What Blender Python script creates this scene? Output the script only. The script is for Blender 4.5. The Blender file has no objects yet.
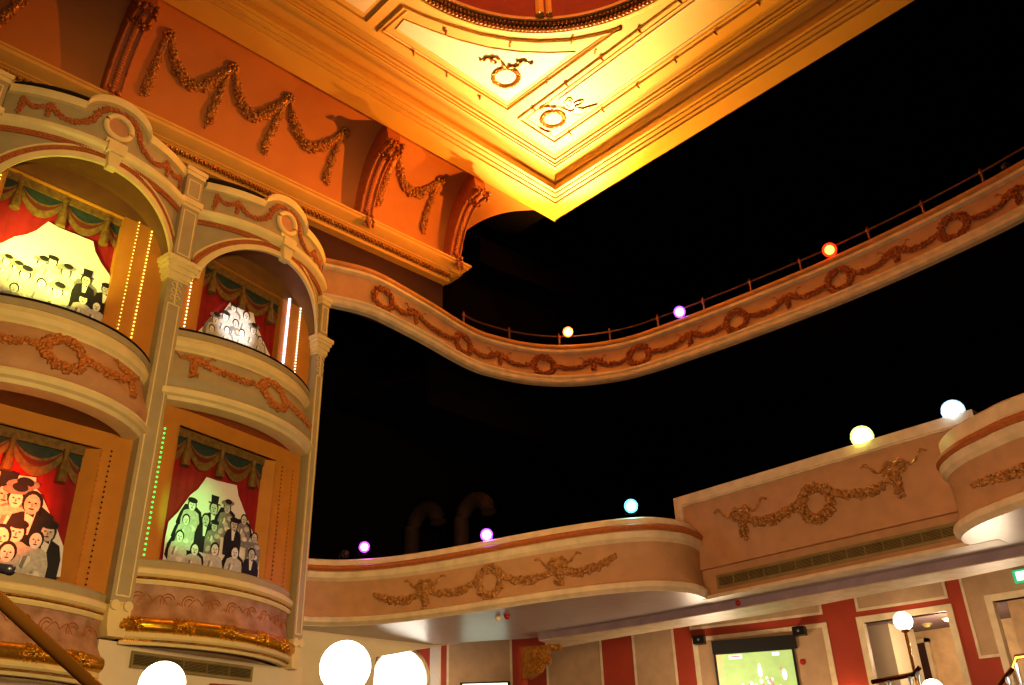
import bpy, math, random
from mathutils import Vector as V
random.seed(4)
PI = math.pi
COL = bpy.context.scene.collection
# ---------------------------------------------------------------- camera model (camera at the origin, floor 1.7 m below)
F = 883.29; PITCH = math.radians(27.771); ROLL = math.radians(-1.8125); YAW = math.radians(45.352)
def _cam():
    cp, sp = math.cos(PITCH), math.sin(PITCH)
    up, fw, rt = V((0, -cp, sp)), V((0, sp, cp)), V((1, 0, 0))
    c, s = math.cos(ROLL), math.sin(ROLL)
    r = lambda v: V((c*v[0]-s*v[1], s*v[0]+c*v[1], v[2]))
    up, fw, rt = r(up), r(fw), r(rt)
    a = math.cos(YAW)*fw+math.sin(YAW)*rt; b = math.cos(YAW)*rt*-1+math.sin(YAW)*fw
    return a, b, up
AX, AY, AZ = _cam()                     # world axes written in camera coordinates (x right, y down, z forward)
def ray(x, y):
    d = V(((x-512)/F, (y-342.5)/F, 1)); return V((AX.dot(d), AY.dot(d), AZ.dot(d)))
def at_z(x, y, z): d = ray(x, y); return d*(z/d.z)
def at_y(x, y, Y): d = ray(x, y); return d*(Y/d.y)
def at_x(x, y, X): d = ray(x, y); return d*(X/d.x)
def at_d(x, y, D): d = ray(x, y); return d*(D/d.length)
# ---------------------------------------------------------------- materials
def rgb(h):
    h = h.lstrip('#'); c = [int(h[i:i+2], 16)/255 for i in (0, 2, 4)]
    return tuple(v/12.92 if v <= .04045 else ((v+.055)/1.055)**2.4 for v in c)+(1,)
def mat(name, col, rough=.6, metal=0, noise=.12, scale=6, bump=.0, emit=0, emitcol=None, alpha=None, col2=None, spec=.3):
    m = bpy.data.materials.new(name); m.use_nodes = True; nt = m.node_tree; b = nt.nodes['Principled BSDF']
    c = rgb(col) if isinstance(col, str) else tuple(col)+(1,)
    b.inputs['Roughness'].default_value = rough; b.inputs['Metallic'].default_value = metal
    b.inputs['Specular IOR Level'].default_value = spec
    tc = nt.nodes.new('ShaderNodeTexCoord'); nz = nt.nodes.new('ShaderNodeTexNoise')
    nz.inputs['Scale'].default_value = scale; nz.inputs['Detail'].default_value = 4
    nt.links.new(tc.outputs['Object'], nz.inputs['Vector'])
    mx = nt.nodes.new('ShaderNodeMix'); mx.data_type = 'RGBA'
    c2 = rgb(col2) if col2 else tuple(v*(1-noise*2) for v in c[:3])+(1,)
    mx.inputs[6].default_value = c; mx.inputs[7].default_value = c2
    rp = nt.nodes.new('ShaderNodeMapRange'); rp.inputs[1].default_value = .35; rp.inputs[2].default_value = .7
    nt.links.new(nz.outputs['Fac'], rp.inputs[0]); nt.links.new(rp.outputs[0], mx.inputs[0])
    nt.links.new(mx.outputs[2], b.inputs['Base Color'])
    if bump:
        bp = nt.nodes.new('ShaderNodeBump'); bp.inputs['Strength'].default_value = bump; bp.inputs['Distance'].default_value = .01
        n2 = nt.nodes.new('ShaderNodeTexNoise'); n2.inputs['Scale'].default_value = scale*12
        nt.links.new(tc.outputs['Object'], n2.inputs['Vector'])
        nt.links.new(n2.outputs['Fac'], bp.inputs['Height']); nt.links.new(bp.outputs[0], b.inputs['Normal'])
    if emit:
        b.inputs['Emission Color'].default_value = rgb(emitcol or col); b.inputs['Emission Strength'].default_value = emit
    return m
M = {}
def mk(k, *a, **kw): M[k] = mat(k, *a, **kw)
mk('cream', '#e6d08e', .45, noise=.05); mk('cornice_cream', '#dcA850', .45, noise=.04); mk('cream_low', '#e0c79c', .45)
mk('grey_plaster', '#aa9a70', .6, noise=.06); mk('pink_plaster', '#bd8c5e', .6, noise=.08, bump=.1)
mk('soffit', '#cdbdb0', .3, noise=.05); mk('beam_shade', '#9a8792', .5)
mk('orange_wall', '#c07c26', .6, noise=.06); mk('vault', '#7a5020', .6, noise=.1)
mk('terracotta', '#b4652f', .55, noise=.15, scale=30); mk('garland', '#d08038', .45, metal=.25, noise=.25, scale=25)
mk('gold', '#c98a35', .3, metal=.65, noise=.25, scale=18); mk('gold_dark', '#bd8444', .38, metal=.35, noise=.3, scale=25)
mk('gold_red', '#a85c28', .4, metal=.3, noise=.25, scale=25); mk('ledge_tan', '#bd8448', .5); mk('brass_rail', '#cc8a30', .22, metal=.35, noise=.05); mk('brass', '#b98030', .12, metal=1, noise=.05)
mk('bright_gold', '#e0a020', .22, metal=.75, noise=.2, scale=30)
mk('red_curtain', '#8e1414', .8, noise=.12); mk('red_wall', '#a03518', .6, noise=.08, scale=3)
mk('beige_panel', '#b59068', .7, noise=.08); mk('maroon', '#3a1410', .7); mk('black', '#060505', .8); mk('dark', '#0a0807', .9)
mk('hall', (.004, .0028, .003), .9, spec=0); mk('brown_dark', '#2a1409', .8); mk('cove', '#c07a3c', .6, noise=.05, scale=2)  # hall: darkness of the unlit auditorium put into a near-black colour
mk('coffer', '#dcb056', .5, noise=.03, scale=2); mk('coffer_panel', '#efdcc0', .5, noise=.02); mk('coffer_yellow', '#e6c880', .5, noise=.02)
mk('console', '#b4683a', .5, noise=.12, scale=20); mk('dome_wall', '#8a3416', .6, noise=.1)
mk('teal', '#2a3a30', .7, noise=.2, scale=12); mk('swag_gold', '#7c5c26', .6, noise=.25, scale=20); mk('swag_red', '#6a2818', .7)  # valance colours dimmed, the vault's shadow is put into them
mk('print_light', '#e4e2da', .6, noise=.03); mk('print_mid', '#8a8780', .6, noise=.2, scale=25); mk('print_dark', '#1c1b1c', .6, noise=.2, scale=20); mk('print_face', '#c8c5bc', .6, noise=.15, scale=30)
mk('tier_floor', '#4a2018', .9); mk('rail', '#8a5836', .35, metal=.6); mk('metal_black', '#121212', .4, metal=.3); mk('grille', '#94804c', .5, metal=.3)
mk('steel', '#8a8a90', .3, metal=.8); mk('lobby_wall', '#d8b080', .7); mk('lobby_ceiling', '#8a7070', .7); mk('door_wood', '#3c2018', .5); mk('white_plaster', '#e6d4b0', .6, noise=.03)
mk('alarm_red', '#b01c10', .4); mk('seat_red', '#4a0c0a', .9)
mk('globe', '#fff6e0', .3, emit=9, emitcol='#ffeac8'); mk('window_glow', '#fff8e8', .3, emit=6, emitcol='#fff2dd')
mk('bulb_warm', '#fff0b0', .3, emit=5, emitcol='#ffe9a0'); mk('bulb_white', '#f0e8d0', .3, emit=4, emitcol='#fff0c8'); mk('bulb_violet', '#f0e8ff', .3, emit=7, emitcol='#d8ccff'); mk('bulb_green', '#40ff70', .3, emit=1.6, emitcol='#40ff70')
mk('bulb_red', '#c04018', .4, emit=.15, emitcol='#ff4010'); mk('bulb_dark', '#281206', .4); mk('bulb_yellow', '#fff070', .3, emit=2.2, emitcol='#ffe860')
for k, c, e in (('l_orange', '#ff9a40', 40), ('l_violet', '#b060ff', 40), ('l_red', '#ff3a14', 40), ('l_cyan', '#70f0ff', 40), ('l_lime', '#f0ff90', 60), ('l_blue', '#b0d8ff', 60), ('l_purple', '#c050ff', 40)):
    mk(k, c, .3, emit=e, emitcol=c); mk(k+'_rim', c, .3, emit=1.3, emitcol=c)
mk('down_lamp', '#ffe9a8', .3, emit=14, emitcol='#ffdf90'); mk('screen_green', '#9db96a', .5, emit=.75, emitcol='#a9c878'); mk('screen_white', '#f0f0ff', .5, emit=1.0, emitcol='#f2f4ff')
mk('screen_pink', '#d08080', .5, emit=.6, emitcol='#d89090'); mk('screen_edge', '#d8c080', .5, emit=.6, emitcol='#d8c080'); mk('exit_green', '#20a060', .4, emit=.8, emitcol='#30c080')
mk('tv_glow', '#dff0d8', .4, emit=1.8, emitcol='#dff6dc'); mk('fascia_stencil', '#b98c6c', .55, col2='#8a6038', scale=5)
gm = bpy.data.materials.new('clear_glass'); gm.use_nodes = True; nt = gm.node_tree; nt.nodes.clear()
o_ = nt.nodes.new('ShaderNodeOutputMaterial'); t_ = nt.nodes.new('ShaderNodeBsdfTransparent'); g_ = nt.nodes.new('ShaderNodeBsdfGlossy'); x_ = nt.nodes.new('ShaderNodeMixShader')
g_.inputs['Roughness'].default_value = .05; x_.inputs[0].default_value = .05
nt.links.new(t_.outputs[0], x_.inputs[1]); nt.links.new(g_.outputs[0], x_.inputs[2]); nt.links.new(x_.outputs[0], o_.inputs[0]); M['glass'] = gm
# ---------------------------------------------------------------- mesh building
def _ico():
    p = (1+5**.5)/2; v = [(-1, p, 0), (1, p, 0), (-1, -p, 0), (1, -p, 0), (0, -1, p), (0, 1, p), (0, -1, -p), (0, 1, -p), (p, 0, -1), (p, 0, 1), (-p, 0, -1), (-p, 0, 1)]
    f = [(0, 11, 5), (0, 5, 1), (0, 1, 7), (0, 7, 10), (0, 10, 11), (1, 5, 9), (5, 11, 4), (11, 10, 2), (10, 7, 6), (7, 1, 8), (3, 9, 4), (3, 4, 2), (3, 2, 6), (3, 6, 8), (3, 8, 9), (4, 9, 5), (2, 4, 11), (6, 2, 10), (8, 6, 7), (9, 8, 1)]
    return [V(a).normalized() for a in v], f
IV, IF = _ico()
class MB:
    def __init__(s): s.v = []; s.f = []; s.m = []; s.mats = []
    def mi(s, k):
        if k is None: k = s.mats[0] if s.mats else 'cream'
        if k not in s.mats: s.mats.append(k)
        return s.mats.index(k)
    def add(s, vs, fs, k=None):
        o = len(s.v); s.v += [V(a) for a in vs]; i = s.mi(k)
        for f in fs: s.f.append(tuple(o+j for j in f)); s.m.append(i)
    def grid(s, rows, k=None, cu=False, cv=False):
        n = len(rows[0]); fs = []; R = len(rows)
        for i in range(R if cu else R-1):
            for j in range(n if cv else n-1):
                a, b = i, (i+1) % R; c, d = j, (j+1) % n
                fs.append((a*n+c, a*n+d, b*n+d, b*n+c))
        s.add([p for r in rows for p in r], fs, k)
    def ball(s, c, r, k=None, sx=None):
        c = V(c)
        if sx: s.add([c+V((p.x*sx[0], p.y*sx[1], p.z*sx[2])) for p in IV], IF, k)
        else: s.add([c+p*r for p in IV], IF, k)
    def sphere(s, c, r, k=None, n=20, sc=(1, 1, 1)):
        c = V(c); s.grid([[c+V((math.sin(PI*i/n)*math.cos(2*PI*j/(2*n))*r*sc[0], math.sin(PI*i/n)*math.sin(2*PI*j/(2*n))*r*sc[1], math.cos(PI*i/n)*r*sc[2])) for j in range(2*n)] for i in range(n+1)], k, cv=True)
    def tube(s, pts, r, k=None, n=8, closed=False, cap=True):
        pts = [V(p) for p in pts]; N = len(pts); rows = []; ref = V((0, 0, 1))
        for i, p in enumerate(pts):
            a = pts[(i-1) % N] if (i or closed) else p; b = pts[(i+1) % N] if (i < N-1 or closed) else p
            t = (b-a).normalized()
            rf = ref if abs(t.dot(ref)) < .95 else V((1, 0, 0))
            e1 = t.cross(rf).normalized(); e2 = t.cross(e1)
            rr = r[i] if isinstance(r, (list, tuple)) else r
            rows.append([p+(e1*math.cos(2*PI*j/n)+e2*math.sin(2*PI*j/n))*rr for j in range(n)])
        s.grid(rows, k, cu=closed, cv=True)
        if cap and not closed:
            for rw, rev in ((rows[0], 0), (rows[-1], 1)): s.add(rw, [tuple(range(n))[::-1 if rev else 1]], k)
    def prism(s, poly, d, k=None):
        poly = [V(p) for p in poly]; d = V(d); n = len(poly)
        s.add(poly+[p+d for p in poly], [tuple(range(n))[::-1], tuple(range(n, 2*n))]+[(i, (i+1) % n, n+(i+1) % n, n+i) for i in range(n)], k)
    def box(s, a, b, k=None):
        x0, y0, z0 = a; x1, y1, z1 = b
        s.prism([(x0, y0, z0), (x1, y0, z0), (x1, y1, z0), (x0, y1, z0)], (0, 0, z1-z0), k)
    def obb(s, c, ex, ey, ez, k=None):
        c, ex, ey, ez = V(c), V(ex), V(ey), V(ez)
        s.prism([c-ex-ey-ez, c+ex-ey-ez, c+ex+ey-ez, c-ex+ey-ez], ez*2, k)
    def build(s, name, k=None, parent=None, smooth=False, **tg):
        if not s.v: return None
        if k: 
            if s.mats: 
                if k not in s.mats: s.mats[0] = k
            else: s.mats = [k]
        o0 = base_of(parent) if parent is not None else None
        if o0 is None:
            xs = [v.x for v in s.v]; ys = [v.y for v in s.v]; zs = [v.z for v in s.v]
            o0 = V(((min(xs)+max(xs))/2, (min(ys)+max(ys))/2, min(zs)))
        me = bpy.data.meshes.new(name); me.from_pydata([v-o0 for v in s.v], [], s.f)
        for q in s.mats: me.materials.append(M[q])
        me.polygons.foreach_set('material_index', s.m)
        if smooth:
            me.polygons.foreach_set('use_smooth', [True]*len(me.polygons))
        me.update()
        import bmesh
        bm = bmesh.new(); bm.from_mesh(me); bmesh.ops.remove_doubles(bm, verts=bm.verts, dist=1e-5); bmesh.ops.recalc_face_normals(bm, faces=bm.faces); bm.to_mesh(me); bm.free()
        if smooth and hasattr(me, 'set_sharp_from_angle'): me.set_sharp_from_angle(angle=math.radians(smooth if smooth > 1 else 50))
        o = bpy.data.objects.new(name, me); COL.objects.link(o)
        if parent is not None: o.parent = parent
        else: o.location = o0
        for a, b in tg.items(): o[a] = b
        return o
def base_of(o):
    p = V(o.location)
    while o.parent: o = o.parent; p += V(o.location)
    return p
def empty(name, loc, label, cat, group=None):
    o = bpy.data.objects.new(name, None); COL.objects.link(o); o.location = loc; o.empty_display_size = .1
    o['label'] = label; o['category'] = cat
    if group: o['group'] = group
    return o
S = dict(kind='structure')
# ---------------------------------------------------------------- plan paths: vertical surfaces following a curve
class Path:
    def __init__(s, pts, side=1):
        s.p = [V((a[0], a[1], 0)) for a in pts]; s.side = side; s.l = [0]
        for a, b in zip(s.p, s.p[1:]): s.l.append(s.l[-1]+(b-a).length)
        s.L = s.l[-1]
        s.n = []
        for i in range(len(s.p)):
            a = s.p[max(i-1, 0)]; b = s.p[min(i+1, len(s.p)-1)]; t = (b-a).normalized(); s.n.append(V((t.y, -t.x, 0))*side)
    def at(s, u):
        i = 0
        while i < len(s.l)-2 and s.l[i+1] < u: i += 1
        k = (u-s.l[i])/(s.l[i+1]-s.l[i]); kc = min(max(k, 0), 1)
        return s.p[i].lerp(s.p[i+1], k) if 0 <= k <= 1 else s.p[i]+(s.p[i+1]-s.p[i])*k, (s.n[i].lerp(s.n[i+1], kc)).normalized()
    def pos(s, u, z, w=0): p, n = s.at(u); q = p+n*w; return V((q.x, q.y, z))
    def px(s, x, y, far=False):
        d = ray(x, y); best = None; N = len(s.p)-1
        for i in range(N):
            a, b = s.p[i], s.p[i+1]; e = b-a; den = d.x*e.y-d.y*e.x
            if abs(den) < 1e-9: continue
            t = (a.x*e.y-a.y*e.x)/den; k = (a.x*d.y-a.y*d.x)/den
            lo = -9 if i == 0 else -.001; hi = 9 if i == N-1 else 1.001
            if t > 0 and lo <= k <= hi:
                pen = max(0, -k, k-1)*10
                if best is None or t*(-1 if far else 1)+pen < best[0]: best = (t*(-1 if far else 1)+pen, s.l[i]+k*e.length, d.z*t)
        return best[1], best[2]
    def sweep(s, mb, prof, k=None, u0=None, u1=None, closed=False, ends=True):
        us = [u for u in s.l if (u0 is None or u > u0+1e-4) and (u1 is None or u < u1-1e-4)]
        if u0 is not None: us = [u0]+us
        if u1 is not None: us = us+[u1]
        rows = [[s.pos(u, z, w) for (w, z) in prof] for u in us]
        mb.grid(rows, k, cv=closed)
        if closed and ends: mb.add(rows[0], [tuple(range(len(prof)))], k); mb.add(rows[-1], [tuple(range(len(prof)))], k)
def smooth_path(pts, n=8):
    P = [V((a[0], a[1], 0)) for a in pts]; P = [P[0]*2-P[1]]+P+[P[-1]*2-P[-2]]; out = []
    for i in range(1, len(P)-2):
        for j in range(n):
            t = j/n; a, b, c, d = P[i-1:i+3]
            out.append(.5*((2*b)+(c-a)*t+(2*a-5*b+4*c-d)*t*t+(3*b-a-3*c+d)*t**3))
    out.append(P[-2]); return [(p.x, p.y) for p in out]
def curve2(pts, n=10):
    return smooth_path(pts, n)
# ---------------------------------------------------------------- plaster ornament on any surface pos(u, v, w)
def foliage(mb, pos, line, r0, r1=None, dens=1., seed=1, br=.022, ends=.6, k=None):
    """clustered leaves and flowers along a (u,v) line; r0 half width at the middle"""
    rnd = random.Random(seed); L = [0]
    for a, b in zip(line, line[1:]): L.append(L[-1]+math.hypot(b[0]-a[0], b[1]-a[1]))
    n = int(L[-1]/br*2.4*dens)+4
    for i in range(n):
        q = L[-1]*(i+rnd.random()*.8)/n; j = 0
        while j < len(L)-2 and L[j+1] < q: j += 1
        t = (q-L[j])/max(L[j+1]-L[j], 1e-6); a, b = line[j], line[j+1]
        u = a[0]+(b[0]-a[0])*t; v = a[1]+(b[1]-a[1])*t
        f = q/L[-1]; hw = r0*(ends+(1-ends)*math.sin(PI*f)) if r1 is None else r0+(r1-r0)*f
        for q2 in range(2):
            a_ = rnd.uniform(0, 2*PI); rr = hw*rnd.random()**.5
            c = pos(u+math.cos(a_)*rr, v+math.sin(a_)*rr, .006+max(hw-rr*.8, 0)*.7)
            s_ = br*rnd.uniform(.55, 1.05); mb.ball(c, s_, k, sx=(s_*rnd.uniform(.7, 1.3), s_*rnd.uniform(.7, 1.3), s_*rnd.uniform(.7, 1.3)))
    mb.tube([pos(a, b, .0) for a, b in line], hw*.6 if r1 is not None else r0*.6, k, n=6)
def catenary(a, b, sag, n=12):
    return [(a[0]+(b[0]-a[0])*i/n, a[1]+(b[1]-a[1])*i/n-sag*4*(i/n)*(1-i/n)) for i in range(n+1)]
def ring(c, r, n=28, ry=None): return [(c[0]+r*math.cos(2*PI*i/n), c[1]+(ry or r)*math.sin(2*PI*i/n)) for i in range(n+1)]
def ribbon(mb, pos, c, s, flip, r=.008, k=None, w=.012):
    pts = []
    for i in range(26):
        t = i/25; pts.append(pos(c[0]+flip*s*(t*1.5), c[1]+s*(.5*math.sin(t*9)*(1-.5*t)*.6+.55*t-.2*t*t), w+.004*math.sin(i)))
    mb.tube(pts, [r*(1.6-.9*abs(math.sin(i*.6))) for i in range(26)], k, n=5)
    pts = [pos(c[0]+flip*s*(.22-.22*math.cos(2*PI*i/12)), c[1]+s*.12+s*.14*math.sin(2*PI*i/12), w+.01) for i in range(13)]
    mb.tube(pts, r*1.3, k, n=5)
def rosette(mb, pos, c, r, k=None):
    for i in range(8): mb.ball(pos(c[0]+r*.62*math.cos(i*PI/4), c[1]+r*.62*math.sin(i*PI/4), .02), r*.38, k)
    mb.ball(pos(c[0], c[1], .045), r*.33, k)
# ================================================================ SETTING
XR = 20.
fl = MB(); fl.box((-8, -12, -1.85), (XR, 12, -1.7)); fl.build('floor', 'tier_floor', **S)
mb = MB(); mb.box((8.6, -12, 13.0), (XR, 14, 13.2)); mb.build('ceiling_hall', 'hall', **S)
mb = MB(); mb.box((XR, -12, -1.7), (XR+.2, 14, 13.2)); mb.build('wall_back', 'hall', **S)
mb = MB(); mb.box((3.0, 13.8, -1.7), (XR, 14, 13.2)); mb.build('wall_far', 'hall', **S)
# side wall behind the boxes, under the cornice
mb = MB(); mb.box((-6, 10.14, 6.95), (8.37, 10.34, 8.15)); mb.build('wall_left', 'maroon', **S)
mb = MB(); mb.box((-6, 10.36, 2.3), (5.8, 10.6, 7.0)); mb.build('wall_left_lower', 'hall', **S)
# ---------------------------------------------------------------- cornice
corn = empty('cornice', (2, 10, 8.1), 'long cream cornice with gold egg pattern running above the theatre boxes', 'cornice')
line = Path([(-3, 10.0), (8.40, 10.0)])
mb = MB(); prof = [(-.2, 8.07), (.0, 8.07), (.02, 8.1), (.02, 8.12), (.09, 8.19), (.11, 8.2), (.13, 8.2), (.13, 8.22), (.2, 8.24), (.27, 8.29), (.28, 8.33), (.30, 8.34), (.30, 8.37), (-.2, 8.37)]
line.sweep(mb, prof, closed=True); 
# mitred return at the free end
ret = Path([(8.40, 10.0), (8.40, 10.3)]); mb2 = MB(); ret.sweep(mb, [(w, z) for w, z in prof if w >= 0], k=None)
mb.box((8.3, 9.7, 8.34), (8.66, 10.3, 8.37)); mb.box((8.3, 9.74, 8.29), (8.62, 10.3, 8.34)); mb.box((8.3, 9.84, 8.2), (8.52, 10.3, 8.29))
mb.build('moulding', 'cornice_cream', corn, smooth=30)
mb = MB()
for i in range(110):
    x = .9+i*.07
    if x > 8.38: break
    mb.ball((x, 9.93, 8.145), .02, sx=(.026, .045, .042))
    mb.box((x+.03, 9.91, 8.10), (x+.040, 9.96, 8.19))
mb.build('egg_band', 'gold', corn, smooth=True)
# ---------------------------------------------------------------- cove
CT = 24
def cove_pt(X, t, w=0):                 # t 0..1 from cornice to soffit; w toward the room
    a = t*PI/2*.93; y = 10.0-.82*(1-math.cos(a))*1.1; z = 8.34+1.62*math.sin(a)
    ty = -.902*math.sin(a); tz = 1.62*math.cos(a); l = math.hypot(ty, tz)
    return V((X, y-w*tz/l, z+w*ty/l))
def cove_px(x, y):
    d = ray(x, y); best = None
    for i in range(401):
        t = i/400; p = cove_pt(0, t); s_ = p.y/d.y; e = abs(d.z*s_-p.z)
        if best is None or e < best[0]: best = (e, d.x*s_, t)
    return best[1], best[2]
edge = [cove_px(*q) for q in ((452, 246), (460, 236), (470, 228), (480, 221.5), (490, 217), (500, 214), (512, 211.5), (525, 210.5), (538, 210))]
edge = [(8.38, 0)]+sorted(edge, key=lambda e: e[1])
edge = [edge[0]]+[e for e in edge[1:] if e[1] > .02]
def edge_x(t):
    for a, b in zip(edge, edge[1:]):
        if a[1] <= t <= b[1]: return a[0]+(b[0]-a[0])*(t-a[1])/max(b[1]-a[1], 1e-6)
    return edge[-1][0]
mb = MB(); NX = 60
for back in (0, 1):
    mb.grid([[cove_pt(-3+(edge_x(j/CT)+3)*i/NX, j/CT, -.12*back) for j in range(CT+1)] for i in range(NX+1)])
mb.grid([[cove_pt(edge_x(j/CT), j/CT, -.12*b) for j in range(CT+1)] for b in (0, 1)])
mb.build('ceiling_cove', 'cove', smooth=True, **S)
# ornament swags on the cove: u = X, v = metres along the curve
LC = 1.95
def cpos(u, v, w=0): return cove_pt(u, v/LC, w)
ros = [(169, 35), (233, 67.5), (289, 98), (344.5, 132), (397.5, 155.5), (440.5, 180)]
dro = [(144, 93), (207, 124), (264, 150), (325, 182), (377, 205), (422, 231)]
R_ = [(lambda e: (e[0], e[1]*LC))(cove_px(*q)) for q in ros]; D_ = [(lambda e: (e[0], e[1]*LC))(cove_px(*q)) for q in dro]
R_ = [(-.05+(R_[0][0]-2.95), R_[0][1]), (R_[0][0]-1.55, R_[0][1])]+R_
D_ = [(R_[0][0]-.3, D_[0][1]), (R_[1][0]-.35, D_[0][1])]+D_
names = ['far left behind the left box', 'left of the carved bracket nearest the left edge', 'first rosette right of the left bracket', 'second rosette, above the gap between the boxes', 'third rosette, above the right box', 'fourth rosette, just left of the middle bracket', 'rosette just right of the middle bracket', 'rosette just left of the last bracket']
for i, (r, d) in enumerate(zip(R_, D_)):
    if i == 0: pass
    t = empty('plaster_drop', cpos(d[0], d[1]), 'gilded flower drop on the cove, '+names[i], 'plaster drop', 'flower drops on the cove')
    mb = MB(); rosette(mb, cpos, r, .10); mb.build('rosette', 'gold_dark', t, smooth=True)
    mb = MB(); foliage(mb, cpos, [(r[0]-.02, r[1]-.06), ((r[0]+d[0])/2, (r[1]+d[1])/2), d], .035, .075, seed=i, br=.03, dens=1.5); mb.build('flower_drop', 'gold_dark', t, smooth=True)
sw = [(0, 1, .48), (2, 3, .48), (3, 4, .48), (4, 5, .48), (6, 7, .42)]
swn = ['partly cut off at the top left corner', 'above the left theatre box', 'above the gap between the two theatre boxes', 'above the right theatre box', 'between the two right brackets']
for i, (a, b, sg) in enumerate(sw):
    mb = MB(); A, B = R_[a], R_[b]
    foliage(mb, cpos, catenary((A[0]+.05, A[1]-.05), (B[0]-.03, B[1]-.05), sg), .092, dens=1.6, seed=20+i, br=.031, ends=.4)
    o = mb.build('plaster_swag', 'gold_dark', smooth=True); o['label'] = 'gilded flower swag on the orange cove, '+swn[i]; o['category'] = 'plaster swag'; o['group'] = 'flower swags on the cove'
# brackets
def bracket(X, label):
    t = empty('scroll_bracket', cove_pt(X, 0), label, 'bracket', 'scroll brackets carrying the ceiling edge')
    W = .125; N = 26; mb = MB(); sec = []
    def dep(s_): return .16+.34*s_**1.3+(.09*math.sin(PI*max(0, (s_-.55)/.45)) if s_ > .55 else 0)
    for i in range(N+1):
        s_ = i/N; a = cove_pt(X, s_, -.02); b = cove_pt(X, s_, dep(s_)); b.z = min(b.z, 9.84); a.z = min(a.z, 9.95); sec.append((a, b))
    rows = [[a-V((W, 0, 0)), b-V((W, 0, 0)), b+V((W, 0, 0)), a+V((W, 0, 0))] for a, b in sec]
    mb.grid(rows, cv=True); mb.add(rows[0], [(0, 1, 2, 3)]); mb.add(rows[-1], [(0, 1, 2, 3)])
    mb.build('body', 'console', t, smooth=30)
    mb = MB()
    for sx in (-1, 1):
        mb.tube([b+V((sx*W*.85, -.01, -.01)) for a, b in sec], .018, n=6)
    for i in range(1, N*2):
        f = i/2; i0 = min(int(f), N-1); b = sec[i0][1].lerp(sec[i0+1][1], f-i0)
        mb.ball(b+V((0, -.015, -.012)), .03, sx=(.05, .03, .026))
    mb.build('leaf_spine', 'console', t, smooth=True)
    rnd = random.Random(3)
    for s0, rr in ((.62, .1), (.97, .13)):
        c = cove_pt(X, s0, dep(s0)); c.z = min(c.z, 9.74); mb = MB()
        for q in range(34): mb.ball(c+V((rnd.uniform(-1, 1)*(W+.03), rnd.uniform(-.5, .5)*rr-.02, rnd.uniform(-.7, .5)*rr)), rnd.uniform(.02, .038))
        mb.build('acanthus', 'gold_red', t, smooth=True)
    
    mb = MB(); c = cove_pt(X, .0, .3); c.z = 8.38
    for q in range(40):
        mb.ball(V((X+rnd.uniform(-1, 1)*.09, 9.72+rnd.uniform(-.04, .06), 8.42+rnd.uniform(-.2, .1))), rnd.uniform(.02, .035))
    for sx in (-1, 1): mb.tube([(X+sx*.05, 9.70, 8.36), (X+sx*.06, 9.67, 8.28), (X+sx*.04, 9.665, 8.2)], .022, n=6)
    mb.build('leaf_foot', 'console', t, smooth=True)
bx0 = at_y(112, 90, 9.85).x
bracket(bx0, 'carved scroll bracket under the ceiling edge, above the left theatre box')
bracket(at_z(392, 132, 9.8).x, 'carved scroll bracket under the ceiling edge, second from the right, above the balcony start')
bracket(at_z(478, 180, 9.8).x, 'carved scroll bracket under the ceiling edge, rightmost, beside the dark arch')
# ---------------------------------------------------------------- coffered ceiling
CX, CY, HS, HC = 10.27, 9.14, 9.8, 10.3
cz = empty('coffered_ceiling', (6, 5, HS), 'large cream and gold coffered ceiling with mouldings, lit bright yellow at its corner', 'ceiling')
X0, Y0 = -4., -6.
prof = [(-.02, 10.05), (-.02, HS), (0, HS), (.37, HS), (.372, HS+.03), (.40, HS+.035), (.43, HS+.045), (.432, HS+.07), (.48, HS+.075), (.50, HS+.09), (.502, HS+.11), (.555, HS+.115), (.56, HS+.235), (.60, HS+.24), (.62, HS+.265), (.65, HS+.31), (.70, HS+.35), (.76, HS+.375), (.78, HS+.375), (.78, HS+.40), (.81, HS+.40), (.82, HS+.43), (.86, HS+.44), (.87, HS+.47), (.91, HS+.48), (.93, HC), (.96, HC)]
def frame_rows(prof): return [[V((X0, CY-i_, z)), V((CX-i_, CY-i_, z)), V((CX-i_, Y0, z))] for i_, z in prof]
mb = MB(); mb.grid(frame_rows(prof[:4])); mb.build('edge_soffit', 'coffer', cz)
mb = MB(); mb.grid(frame_rows(prof[3:])); mb.build('moulding', 'coffer', cz, smooth=35)
# dome ring (fit from three points of the ring)
def circ3(a, b, c):
    ax, ay, bx_, by, cx, cy = a.x, a.y, b.x, b.y, c.x, c.y; d = 2*(ax*(by-cy)+bx_*(cy-ay)+cx*(ay-by))
    ux = ((ax*ax+ay*ay)*(by-cy)+(bx_*bx_+by*by)*(cy-ay)+(cx*cx+cy*cy)*(ay-by))/d
    uy = ((ax*ax+ay*ay)*(cx-bx_)+(bx_*bx_+by*by)*(ax-cx)+(cx*cx+cy*cy)*(bx_-ax))/d
    return ux, uy, math.hypot(ax-ux, ay-uy)
dcx, dcy, drad = circ3(at_z(415, 0, HC), at_z(532, 35, HC), at_z(652, 6, HC))
print('dome', dcx, dcy, drad)
def dome_ring(prof, k, name, n=96, extra=None):
    mb = MB(); mb.grid([[V((dcx+(drad+w)*math.cos(2*PI*j/n), dcy+(drad+w)*math.sin(2*PI*j/n), z)) for w, z in prof] for j in range(n)], cu=True)
    if extra: extra(mb)
    return mb.build(name, k, cz, smooth=35)
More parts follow.
